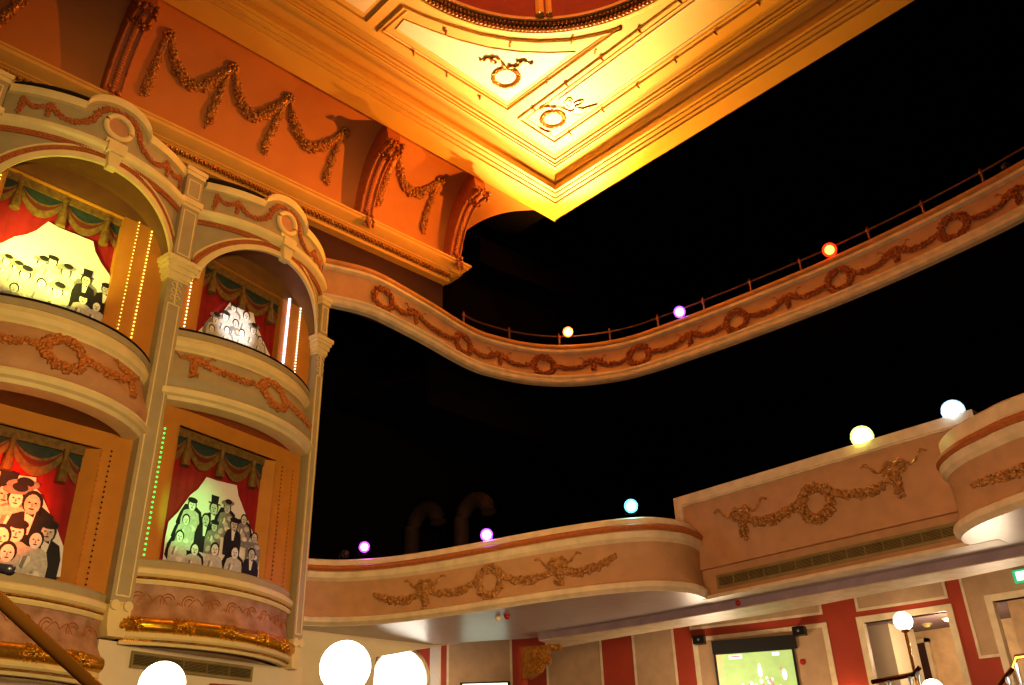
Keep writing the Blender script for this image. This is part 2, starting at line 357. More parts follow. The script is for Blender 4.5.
# flat field with a round hole
mb = MB(); n = 96; outer = []
for j in range(n):
    a = 2*PI*j/n; c, s_ = math.cos(a), math.sin(a)
    t = min([(CX-.95-dcx)/c if c > 1e-6 else 1e9, (X0-dcx)/c if c < -1e-6 else 1e9, (CY-.95-dcy)/s_ if s_ > 1e-6 else 1e9, (Y0-dcy)/s_ if s_ < -1e-6 else 1e9])
    outer.append(V((dcx+t*c, dcy+t*s_, HC)))
inner = [V((dcx+drad*math.cos(2*PI*j/n), dcy+drad*math.sin(2*PI*j/n), HC)) for j in range(n)]
mb.grid([outer, inner], cv=True); c_ = V((CX-.95, CY-.95, HC)); 
jc = max(range(n), key=lambda j: outer[j].x+outer[j].y); mb.add([outer[jc], outer[(jc+1) % n], outer[jc-1], c_], [(0, 1, 3), (2, 0, 3)])
mb.build('field', 'coffer', cz)
dome_ring([(.0, HC), (0, HC-.03), (-.03, HC-.05), (-.08, HC-.05), (-.1, HC-.02)], 'coffer', 'ring_moulding')
mb = MB()
NB = 260
for j in range(NB):
    a = 2*PI*j/NB
    if math.sin(a) < -.3 and math.cos(a) < -.3: continue
    mb.ball((dcx+(drad-.14)*math.cos(a), dcy+(drad-.14)*math.sin(a), HC-.03), .04, sx=(.04, .04, .05))
    mb.ball((dcx+(drad-.205)*math.cos(a+.01), dcy+(drad-.205)*math.sin(a+.01), HC+.01), .036)
mb.build('egg_ring', 'gold_dark', cz, smooth=True)
dome_ring([(-.1, HC-.02), (-.12, HC+.03), (-.24, HC+.06), (-.25, HC+.02), (-.28, HC+.02), (-.29, HC+.06), (-.29, HC+.08)], 'coffer', 'ring_lip')
dome_ring([(-.29, HC+.06), (-.35, HC+1.2), (-.9, HC+2.), (-1.8, HC+2.6), (-drad+.02, HC+2.9)], 'dome_wall', 'dome')
mb = MB()
for px_, w_ in ((540, .07), (549, .05)):
    p = at_z(px_, 5, HC+.2); a = math.atan2(p.y-dcy, p.x-dcx)
    q = [V((dcx+(drad+w)*math.cos(a), dcy+(drad+w)*math.sin(a), z)) for w, z in ((-.33, HC+.06), (-.39, HC+1.2), (-.94, HC+2.), (-1.8, HC+2.55))]
    mb.tube(q, w_, n=6)
mb.build('dome_rib', 'coffer', cz, smooth=True)
# mouldings that outline the panels on the field
def zc(x, y): return at_z(x, y, HC)
def outline(pts, name, r=.03, k='coffer', z=0, closed=True, step=None):
    mb = MB(); P = [zc(*p)+V((0, 0, -z)) for p in pts]; mb.tube(P, r, n=6, closed=closed)
    if closed:
        c = sum(P, V((0, 0, 0)))/len(P)
        mb.tube([p.lerp(c, r*2.4/max((c-p).length, .1))+V((0, 0, 0)) for p in P], r*.5, n=5, closed=True)
    return mb
def panel_fill(pts, name, k, dz=.005):
    mb = MB(); P = [zc(*p)+V((0, 0, -dz)) for p in pts]; mb.prism(P, (0, 0, dz*.8)); return mb.build(name, k, cz)
arcp = [(404, 7), (425, 17), (450, 26), (480, 35), (510, 40.5), (540, 42.5), (570, 41), (598, 35.5), (621, 28)]
spand = [(378, 30)]+arcp+[(565, 69), (507.5, 110)]
outline(spand, 'x', .035).build('spandrel_moulding', 'coffer', cz, smooth=True)
inn = [(396, 29), (404, 19.5), (430, 30), (460, 40.5), (490, 48), (520, 52), (550, 53), (575, 51.5), (545, 75), (507, 102)]
panel_fill(inn, 'spandrel_panel', 'coffer_panel'); outline(inn, 'x', .014).build('spandrel_bead', 'coffer_yellow', cz, smooth=True)
# long panel parallel to the outer edge on the right, and its counterpart on the left
def dirp(p0, ux, uy): return V((p0.x+ux, p0.y+uy, HC))
c0 = zc(555, 142); 
def inset_rect(x0, x1, y0, y1): return [V((x0, y0, HC)), V((x1, y0, HC)), V((x1, y1, HC)), V((x0, y1, HC))]
p_l = zc(516, 120.5)
rect = inset_rect(p_l.x, c0.x, -5.5, c0.y)
mb = MB(); mb.tube([v for v in rect], .035, n=6, closed=True); mb.tube([V((rect[0].x+.09, rect[0].y+.09, HC)), V((rect[1].x-.09, rect[1].y+.09, HC)), V((rect[2].x-.09, rect[2].y-.09, HC)), V((rect[3].x+.09, rect[3].y-.09, HC))], .016, n=5, closed=True)
mb.build('border_moulding', 'coffer', cz, smooth=True)
ov = zc(553, 119); y_s = zc(590, 88).y
mb = MB(); xm = (rect[0].x+rect[1].x)/2; hw = (rect[1].x-rect[0].x)/2-.17
yy = ov.y-.42
pts = [V((xm-hw, -5.3, HC-.006)), V((xm+hw, -5.3, HC-.006)), V((xm+hw, yy, HC-.006))]+[V((xm+hw*math.cos(a), yy+.12*math.sin(a), HC-.006)) for a in [PI*i/10 for i in range(1, 10)]]+[V((xm-hw, yy, HC-.006))]
mb.prism(pts, (0, 0, .005)); mb.build('border_panel', 'coffer_yellow', cz); mb = MB(); mb.tube(pts, .014, n=5, closed=True); mb.build('border_bead', 'coffer_panel', cz, smooth=True)
def cface(u, v, w=0): return V((u, v, HC-w))
def cartouche(c, r, ry, name, curls):
    mb = MB(); foliage(mb, cface, ring(c, r, ry=ry), .022, .022, br=.018, seed=5); mb.tube([cface(*q, .01) for q in ring(c, r*.82, ry=ry*.82)], .012, n=5)
    for cu in curls:
        P = [zc(*q)+V((0, 0, -.02)) for q in smooth_path(cu, 5)]
        mb.tube(P, [.022-.012*i/len(P)+.006*math.sin(i*1.1) for i in range(len(P))], n=6)
    return mb.build(name, 'gold', cz, smooth=True)
w1 = zc(506, 77); cartouche((w1.x, w1.y), .21, .21, 'cartouche', ([(505, 66), (500, 60), (496, 57), (491, 58), (492, 62), (497, 62)], [(494, 60), (488, 57), (483, 60), (479, 58)], [(508, 66), (514, 66), (519, 65), (520, 61), (516, 61)], [(519, 63), (524, 60), (529, 63), (534, 62)]))
cartouche((ov.x, ov.y), .2, .2, 'cartouche', ([(540, 108), (545, 106), (551, 107), (557, 107), (565, 108)], [(540, 128), (546, 131), (552, 132)]))
mb = MB()
for cu in ([(569, 108), (565, 103), (567, 100), (572, 103), (575, 108), (570, 111), (565, 109)], [(570, 104), (567, 99), (571, 98), (573, 103)], [(573, 104), (577, 101), (583, 100), (580, 104), (574, 106)], [(574, 107), (582, 108), (590, 106), (597, 104)]):
    P = [zc(*q)+V((0, 0, -.02)) for q in smooth_path(cu, 5)]; mb.tube(P, .013, n=6)
mb.build('ribbon_bow', 'gold', cz, smooth=True)
# left strip continuing along the frieze side
l0 = zc(337/5.11+300, 110/5.11); l1 = zc(325/5.11+300, 45/5.11)
rect2 = inset_rect(-3.8, l0.x, l0.y-1.7, l0.y)
mb = MB(); mb.tube(rect2, .035, n=6, closed=True); mb.build('side_moulding', 'coffer', cz, smooth=True)
mb = MB(); mb.prism([V((v.x+(.12 if v.x < 0 else -.12), v.y+(.12 if v.y < l0.y-.5 else -.12), HC-.005)) for v in rect2], (0, 0, .004)); mb.build('side_panel', 'coffer_panel', cz)
# small clasps on the long ribs
mb = MB()
for q in ((553+0, 0), ):
    pass
for i in range(9):
    y_ = c0.y-.35-i*.75
    for xx in (rect[0].x, rect[1].x):
        for f in (-1, 0, 1): mb.ball((xx+f*.03, y_, HC-.03), .022)
for q in ((414, 52), (447, 73), (480, 96), (446, 31), (510, 43), (572, 40), (595, 50), (547, 80)):
    p = zc(*q)
    for f in (-1, 0, 1): mb.ball((p.x+f*.02, p.y+f*.03, HC-.03), .022)
mb.build('clasp', 'gold', cz, smooth=True)
# dark structure seen past the arch
mb = MB(); mb.box((8.5, 10.6, 6.0), (13.5, 10.75, 10.4)); mb.build('wall_arch_recess', 'hall', **S)
mb = MB(); mb.obb((10.6, 10.3, 9.35), (1.3, .0, .1), (0, .12, 0), (0, 0, .28)); mb.build('trim_1', 'hall', **S)
mb = MB(); mb.box((-4, CY+.02, 10.02), (CX, 14, 10.1)); mb.box((CX-.02, -6, HS+.0), (CX+.02, CY, 10.4)); mb.build('ceiling_back', 'hall', **S)
# ================================================================ THEATRE BOXES
class Bay(Path):
    def __init__(s, P0, P1, sag, n=28, ext=0):
        s.P0 = V((*P0, 0)); s.P1 = V((*P1, 0)); d = s.P1-s.P0; s.W = d.length; s.ex = d/s.W; s.nn = V((s.ex.y, -s.ex.x, 0)); s.sag = sag
        pts = []
        for i in range(n+1):
            x = s.W*i/n; o = s.bow(x); p = s.P0+s.ex*x+s.nn*o; pts.append((p.x, p.y))
        super().__init__(pts)
    def bow(s, x):
        if s.sag <= 0: return 0
        R = (s.W**2/4+s.sag**2)/(2*s.sag); return math.sqrt(max(R*R-(x-s.W/2)**2, 0))-(R-s.sag)
    def lp(s, x, o, z): p = s.P0+s.ex*x+s.nn*o; return V((p.x, p.y, z))
    def fp(s, x, z, w=0): return s.lp(x, s.bow(x)+w, z)       # on the bowed face by chord distance
RP = ((3.60, 9.44), (5.79, 9.95)); LP = ((1.14, 9.25), (3.38, 9.42))
RF = ((3.69, 9.44), (5.86, 9.96)); LF = ((1.23, 9.25), (3.45, 9.42))
def swag_on(mb, bay, pts, r0, seed, br=.02, dens=1., k=None): foliage(mb, lambda u, v, w: bay.pos(u, v, w), pts, r0, seed=seed, br=br, dens=dens, k=k)
def mural(parent, wall, x0, x1, z0, ztop, zv, back, figures, word):
    """curtain backdrop, valance and printed group, in a recess of the box wall"""
    w = -.10
    mb = MB(); N = 40
    mb.grid([[wall.lp(x0+(x1-x0)*i/N, w+.008*math.sin(i*1.9), z) for z in (z0, ztop)] for i in range(N+1)])
    mb.build('curtain', 'red_curtain', parent, smooth=True)
    va = MB(); H = ztop-zv
    va.add([wall.lp(x0, w+.02, ztop), wall.lp(x1, w+.02, ztop), wall.lp(x1, w+.02, zv+H*.35), wall.lp(x0, w+.02, zv+H*.35)], [(0, 1, 2, 3)], 'teal')
    Wd = x1-x0; tx = [x0-.14*Wd, x0+.13*Wd, x0+.5*Wd, x0+.87*Wd, x0+1.14*Wd]
    cl = lambda x: min(max(x, x0), x1)
    va.prism([wall.lp(x0, w+.03, ztop), wall.lp(x1, w+.03, ztop), wall.lp(x1, w+.03, ztop-H*.24), wall.lp(x0, w+.03, ztop-H*.24)], wall.nn*.02, 'swag_gold')
    for a, b in zip(tx, tx[1:]):
        for j, (k_, sg, th) in enumerate((('swag_red', .46, .22), ('swag_gold', .44, .07), ('swag_gold', .72, .24), ('swag_red', .57, .05))):
            up = []; dn = []
            for i in range(13):
                f = i/12; x = a+(b-a)*f
                if x < x0-1e-6 or x > x1+1e-6: continue
                s_ = 4*f*(1-f)
                up.append(wall.lp(x, w+.03+.004*j, ztop-H*(.2+sg*s_*.8))); dn.append(wall.lp(x, w+.03+.004*j, max(ztop-H*(.2+(sg*s_*.8+th)), zv-.02)))
            if len(up) > 1: va.grid([up, dn], k_)
    for x in tx[1:4]:
        c = [wall.lp(x, w+.06, ztop-H*f) for f in (.2, .45, .6, .8, 1.05)]
        va.tube(c, [.035, .022, .04, .05, .055], 'swag_gold', n=8)
    va.build('valance', None, parent, smooth=40)
    if back:
        p = [wall.px(*q) for q in back]; mb = MB(); mb.prism([wall.lp(u, w+.055, z) for u, z in p], wall.nn*.004); mb.build('printed_backdrop', 'print_light', parent)
    mb = MB(); lay = 0
    for q in range(7):
        if not figures: break
        f0 = figures[q*len(figures)//7]; u, z = wall.px(f0[1], f0[2]); z -= f0[3]*2.2; hw = f0[3]*2.2
        mb.prism([wall.lp(min(max(u+hw*math.cos(2*PI*i/9)*(1+.2*math.sin(3*i)), x0+.08), x1-.05), w+.0615, z+hw*1.1*math.sin(2*PI*i/9)) for i in range(9)], wall.nn*.001, 'print_mid' if zv > 5 else 'print_dark')
    for fg in figures:
        kind, x, y, s_ = fg[:4]; s_ *= 1.4; u, z = wall.px(x, y); lay += .0016; o = w+.064+lay
        def ell(cu, cz_, rx, rz, k, dz=0, tilt=0, o=o, n=14):
            mb.prism([wall.lp(cu+rx*math.cos(2*PI*i/n)*math.cos(tilt)-rz*math.sin(2*PI*i/n)*math.sin(tilt), o+dz, cz_+rx*math.cos(2*PI*i/n)*math.sin(tilt)+rz*math.sin(2*PI*i/n)*math.cos(tilt)) for i in range(n)], wall.nn*.001, k)
        def poly(pts, k, dz=0, o=o): mb.prism([wall.lp(u+a*s_, o+dz, z+b*s_) for a, b in pts], wall.nn*.001, k)
        dark = 'd' in kind; body = 'print_dark' if dark else ('print_mid' if 'm' in kind else 'print_face')
        poly([(-.42, -.5), (-.9, -.75), (-1.15, -1.6), (-1.1, -3.4), (1.1, -3.4), (1.15, -1.6), (.9, -.75), (.42, -.5)], body)
        if dark: poly([(-.28, -.5), (.28, -.5), (.12, -1.7), (-.12, -1.7)], 'print_light', .0003); poly([(-.22, -.62), (.22, -.5), (.22, -.75), (-.22, -.55)], 'print_dark', .0006)
        else:
            for q in range(5): ell(u+s_*math.cos(q*2.4)*.55, z-s_*(1.1+.42*q), s_*.42, s_*.3, 'print_light' if q % 2 else 'print_face', .0003, tilt=q)
            poly([(-.6, -1.2), (-.3, -1.1), (-.5, -2.1), (-.75, -2.0)], 'print_dark' if q % 2 else 'print_mid', .0004)
        ell(u, z+.08*s_, .56*s_, .66*s_, 'print_dark', .0004)
        ell(u, z-.04*s_, .42*s_, .56*s_, 'print_light' if 'w' in kind else 'print_face', .0007)
        for e in (-1, 1): ell(u+e*.17*s_, z+.04*s_, .08*s_, .05*s_, 'print_dark', .001)
        ell(u, z-.1*s_, .05*s_, .13*s_, 'print_mid', .001); ell(u, z-.3*s_, .15*s_, .045*s_, 'print_dark', .001)
        if 'H' in kind: poly([(-.75, .42), (.75, .42), (.75, .54), (.42, .56), (.48, 1.3), (-.48, 1.3), (-.42, .56), (-.75, .54)], 'print_dark', .0012)
        if 'B' in kind: ell(u, z+.62*s_, .95*s_, .34*s_, 'print_mid', .0012, tilt=.15); ell(u+.1*s_, z+.78*s_, .5*s_, .3*s_, 'print_dark', .0014)
        if 'C' in kind: ell(u, z+.5*s_, .62*s_, .3*s_, 'print_dark', .0012)
    if figures: mb.build('printed_portrait_group', None, parent)
def bulbs(bay, x, z0, z1, n, k, label, r=.011, w=.012, group='bulb rows in the theatre boxes'):
    t = empty('bulb_strip', bay.lp(x, 0, z0), label, 'light strip', group)
    first = None
    mb = MB(); mb.prism([bay.lp(x-.006, .0, z0-.02), bay.lp(x+.006, .0, z0-.02), bay.lp(x+.006, .0, z1+.02), bay.lp(x-.006, .0, z1+.02)], bay.nn*.003); st_ = mb.build('strip', 'orange_wall', t)
    for i in range(n):
        p = bay.lp(x, w, z0+(z1-z0)*i/(n-1))
        if first is None:
            m2 = MB(); m2.sphere(p, r, n=6); first = m2.build('bulb', k, t, smooth=True); p0 = p
        else:
            c = first.copy(); c.location = p-p0; COL.objects.link(c); c.parent = t
def upper_box(P, zr, side, murargs, ledrows):
    """upper box: wall, mural, bowed parapet, arch, frieze, roof"""
    P0, P1 = P; wall = Bay(P0, P1, 0, n=2); W = wall.W
    zb = zr-.95; d0 = wall.lp(W/2, 0, zb)
    t = empty('theatre_box', d0, side+' theatre box, with a bowed garlanded parapet and an arched opening', 'theatre box', 'arched upper theatre boxes')
    x0, x1, ztop = .32, 1.66, 6.40
    mb = MB()
    for a, b, c, d in ((0, x0, zr-.3, 6.42), (x1, W, zr-.3, 6.42)):
        mb.prism([wall.lp(a, 0, c), wall.lp(b, 0, c), wall.lp(b, 0, d), wall.lp(a, 0, d)], wall.nn*-.05)
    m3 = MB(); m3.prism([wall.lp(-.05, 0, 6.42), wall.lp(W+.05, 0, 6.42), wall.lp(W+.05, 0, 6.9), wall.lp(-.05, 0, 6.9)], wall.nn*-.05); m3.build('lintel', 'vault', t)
    for a in (x0, x1): mb.prism([wall.lp(a-.01, 0, zr-.3), wall.lp(a+.01, 0, zr-.3), wall.lp(a+.01, 0, ztop), wall.lp(a-.01, 0, ztop)], wall.nn*-.13)
    mb.prism([wall.lp(x0, 0, ztop), wall.lp(x1, 0, ztop), wall.lp(x1, 0, ztop+.01), wall.lp(x0, 0, ztop+.01)], wall.nn*-.13)
    mb.build('inner_wall', 'orange_wall', t)
    mural(t, wall, x0, x1, zr-.3, ztop, ztop-.42, *murargs, side)
    # parapet
    sr = .34 if zr > 5 else .55; bay = Bay(P0, P1, sr)
    mb = MB(); bay.sweep(mb, [(-.13, zr-.02), (-.13, zr), (.02, zr), (.04, zr-.02), (.04, zr-.09), (-.13, zr-.09)], closed=True); mb.build('ledge', 'grey_plaster', t, smooth=30)
    mb = MB(); bay.sweep(mb, [(-.02, zr+.002), (-.02, zr+.018), (.035, zr+.018), (.035, zr+.002)], closed=True); mb.build('ledge_trim', 'black', t)
    mb = MB(); bay.sweep(mb, [(-.1, zr-.09), (.025, zr-.09), (.03, zr-.12), (.05, zr-.16), (.04, zr-.22), (.01, zr-.25), (.015, zr-.28), (-.1, zr-.28)], closed=True); mb.build('cornice', 'cream', t, smooth=35)
    bl = [(.0, zr-.28), (.015, zr-.36), (.05, zr-.46), (.09, zr-.56), (.115, zr-.64), (.12, zr-.7), (.1, zr-.76), (.07, zr-.8)]
    mb = MB(); bay.sweep(mb, bl+[(-.1, zr-.8), (-.1, zr-.28)], closed=True); pfr = mb.build('parapet_front', 'grey_plaster' if zr > 5 else 'pink_plaster', t, smooth=40)
    mb = MB(); bay.sweep(mb, [(-.1, zr-.79), (.11, zr-.79), (.15, zr-.81), (.16, zr-.84), (.14, zr-.88), (.1, zr-.9), (.08, zr-.94), (.0, zr-.95), (-.1, zr-.95)], closed=True); mb.build('base_moulding', 'cream', t, smooth=35)
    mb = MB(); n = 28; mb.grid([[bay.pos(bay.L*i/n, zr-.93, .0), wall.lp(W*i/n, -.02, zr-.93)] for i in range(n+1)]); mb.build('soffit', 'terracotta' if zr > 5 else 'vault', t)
    # parapet garland
    wofz = lambda z: next((a[0]+(b[0]-a[0])*(a[1]-z)/(a[1]-b[1]) for a, b in zip(bl, bl[1:]) if b[1] <= z <= a[1]), 0)
    ps = lambda u, v, w: bay.pos(u, v, w+wofz(v))
    def P_(x, y): return bay.px(x, y)
    if zr > 5: wc, bow_, e0, e1, drop = P_(271, 386), P_(195, 350), P_(176, 352), P_(305, 412), P_(195, 371)
    else: wc, bow_, e0, e1, drop = P_(62, 354), P_(127, 372), P_(-40, 345), P_(138, 392), P_(141, 403)
    wc = (wc[0], zr-.50); zt = zr-.42
    mb = MB(); foliage(mb, ps, ring(wc, .185, ry=.175), .055, .055, br=.026, dens=1.5, seed=3); mb.build('wreath', 'garland', pfr, smooth=True)
    mb = MB(); foliage(mb, ps, catenary((wc[0]-.15, zt), (max(bow_[0], .1) if zr > 5 else .25, zr-.36), .1), .055, seed=7, br=.022)
    if zr > 5: foliage(mb, ps, catenary((wc[0]+.15, zt-.05), (bay.L-.06, zr-.55), .05), .055, seed=8, br=.022)
    else:
        foliage(mb, ps, catenary((wc[0]+.15, zt-.02), (bow_[0], zr-.42), .1), .055, seed=8, br=.022)
    mb.build('garland', 'garland', pfr, smooth=True)
    mb = MB(); bb = (max(bow_[0], .28), zr-.38)
    rosette(mb, ps, bb, .06)
    for f in (-1, 1): ribbon(mb, ps, bb, .17, f, r=.013)
    foliage(mb, ps, [(bb[0]-.12, bb[1]+.03), (bb[0]+.12, bb[1]+.03)], .04, seed=31, br=.02)
    foliage(mb, ps, [bb, (bb[0]+.01, bb[1]-.24)], .04, .055, seed=9, br=.022); mb.build('bow', 'garland', pfr, smooth=True)
    # ---- arch face
    fz = Bay(*(RF if zr > 5 else LF), .38, n=40); a_, xc = W/2-.05, W/2
    def arch(x, g=0):      # height of the opening at chord x; g enlarges
        q = 1-((x-xc)/(a_+g))**2; return 5.95+(.76+g*.8)*math.sqrt(max(q, 0))
    N = 48; xs = [W*i/N for i in range(N+1)]
    mb = MB(); mb.grid([[fz.fp(x, max(arch(x), 5.95)), fz.fp(x, 6.9)] for x in xs]); mb.grid([[fz.fp(x, max(arch(x), 5.95), -.08), fz.fp(x, 6.9, -.08)] for x in xs]); mb.build('arch_face', 'grey_plaster', t, smooth=True)
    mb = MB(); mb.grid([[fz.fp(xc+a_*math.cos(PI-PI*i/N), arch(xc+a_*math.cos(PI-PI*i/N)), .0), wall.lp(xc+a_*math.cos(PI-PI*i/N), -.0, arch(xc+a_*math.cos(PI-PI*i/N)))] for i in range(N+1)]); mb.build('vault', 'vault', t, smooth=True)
    def ringstrip(g0, g1, w0, w1, k, name, beads=0):
        mb = MB(); rows = []
        for i in range(N+1):
            th = PI-PI*i/N; r = []
            for g, w in ((g0, -.0), (g0, w1), (g1, w1), (g1, -.0)):
                x = xc+(a_+g)*math.cos(th); z = 5.95+(.76+g*.9)*math.sin(th); x = min(max(x, -.0), W); r.append(fz.fp(x, z, w))
            rows.append(r)
        mb.grid(rows, k)
        if beads:
            for i in range(beads):
                th = PI-PI*(i+.5)/beads; g = (g0+g1)/2; x = xc+(a_+g)*math.cos(th); z = 5.95+(.76+g*.9)*math.sin(th)
                if 0 < x < W: mb.ball(fz.fp(x, z, w1), .014, k)
        return mb.build(name, k, t, smooth=30)
    ringstrip(-.035, .045, 0, .045, 'cream', 'arch_rim')
    ringstrip(.045, .125, 0, .02, 'terracotta', 'arch_band', 90)
    ringstrip(.125, .15, 0, .035, 'cream', 'arch_fillet')
    # terracotta bead course, cornice, frieze
    def course(z0, z1, w, k, name, beads=0, lift=0):
        mb = MB(); fz.sweep(mb, [(-.05, z0), (w, z0), (w+.004, (z0+z1)/2), (w, z1), (-.05, z1)], closed=True)
        for i in range(beads): mb.ball(fz.pos(fz.L*(i+.5)/beads, (z0+z1)/2, w+.004), .016)
        return mb.build(name, k, t, smooth=30)
    course(6.765, 6.83, .03, 'terracotta', 'bead_course', 80)
    mb = MB(); fz.sweep(mb, [(-.06, 6.83), (.04, 6.83), (.06, 6.85), (.09, 6.87), (.105, 6.9), (.105, 6.94), (.08, 6.96), (-.06, 6.96)], closed=True); mb.build('frieze_base', 'cream', t, smooth=30)
    hr = .40
    def top(x): return 7.37+(math.sqrt(max(hr*hr-(x-xc)**2, 0))*.62 if abs(x-xc) < hr else 0)
    xs2 = sorted(set([W*i/60 for i in range(61)]+[xc-hr, xc+hr]))
    mb = MB(); mb.grid([[fz.fp(x, 6.94), fz.fp(x, top(x)), fz.fp(x, top(x), -.1), fz.fp(x, 6.94, -.1)] for x in xs2], cv=True); frz = mb.build('frieze', 'grey_plaster', t, smooth=30)
    mb = MB(); mb.grid([[fz.fp(x, top(x)-.05), fz.fp(x, top(x)-.045, .05), fz.fp(x, top(x)+.01, .075), fz.fp(x, top(x)+.05, .07), fz.fp(x, top(x)+.05, -.12), fz.fp(x, top(x)-.05, -.12)] for x in xs2], cv=True); mb.build('frieze_cap', 'cream', t, smooth=40)
    fp = lambda u, v, w: fz.fp(u, v-.0, w); fpg = lambda u, v, w: fz.fp(u, v-.085, w)
    oc = (xc, 7.27)
    mb = MB(); mb.tube([fp(*q, .03) for q in ring(oc, .155, n=36)], .034, n=10, closed=True); mb.build('oculus_ring', 'cream', frz, smooth=True)
    mb = MB(); q = ring(oc, .15, n=36)[:-1]; mb.add([fp(*a, .02) for a in q], [tuple(range(36))]); mb.build('oculus', 'pink_plaster', frz)
    mb = MB()
    for s_ in (-1, 1):
        pts = [(xc-s_*.0, 7.585), (xc+s_*.14, 7.57), (xc+s_*.24, 7.47), (xc+s_*.29, 7.33), (xc+s_*.40, 7.22), (xc+s_*.55, 7.19), (xc+s_*.68, 7.28), (xc+s_*.72, 7.35)]
        pts = [(p[0], p[1]) for p in smooth_path(pts, 5)]
        foliage(mb, fpg, pts, .042, seed=11, br=.018, ends=.7)
        foliage(mb, fpg, catenary((xc+s_*.72, 7.35), (xc+s_*.98, 7.36), .09), .03, seed=12, br=.018)
        foliage(mb, fpg, [(xc+s_*.72, 7.34), (xc+s_*.735, 7.16)], .026, .03, seed=13, br=.016)
        foliage(mb, fpg, [(xc+s_*.98, 7.34), (xc+s_*.985, 7.16)], .026, .03, seed=14, br=.016)
    mb.build('frieze_garland', 'terracotta', frz, smooth=True)
    # keystone breaks through the courses
    mb = MB(); kk = lambda x, z, w: fz.fp(x, z, w)
    mb.prism([kk(xc-.055, 6.64, .0), kk(xc+.055, 6.64, .0), kk(xc+.085, 6.83, .0), kk(xc-.085, 6.83, .0)], fz.nn*.11); mb.box
    mb.prism([kk(xc-.11, 6.83, .0), kk(xc+.11, 6.83, .0), kk(xc+.11, 6.97, .0), kk(xc-.11, 6.97, .0)], fz.nn*.14)
    mb.prism([kk(xc-.13, 6.97, .0), kk(xc+.13, 6.97, .0), kk(xc+.13, 7.03, .0), kk(xc-.13, 7.03, .0)], fz.nn*.09)
    mb.build('keystone', 'cream', t)
    mb = MB(); n = 24
    rr = Bay(P0, P1, .34); rows = []
    for z, s_ in ((7.3, 1), (7.62, 1), (7.72, .9), (7.78, .7), (7.8, .3), (7.8, 0)):
        rows.append([wall.lp(xc+(W*i/n-xc)*(.86*s_+.0), rr.bow(W*i/n)*s_-.12-.35*(1-s_), z) for i in range(n+1)])
    rows.append([wall.lp(xc, -.6, 7.8)]*(n+1))
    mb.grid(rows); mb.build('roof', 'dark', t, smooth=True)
    for args in ledrows: bulbs(wall, *args)
    return t, wall
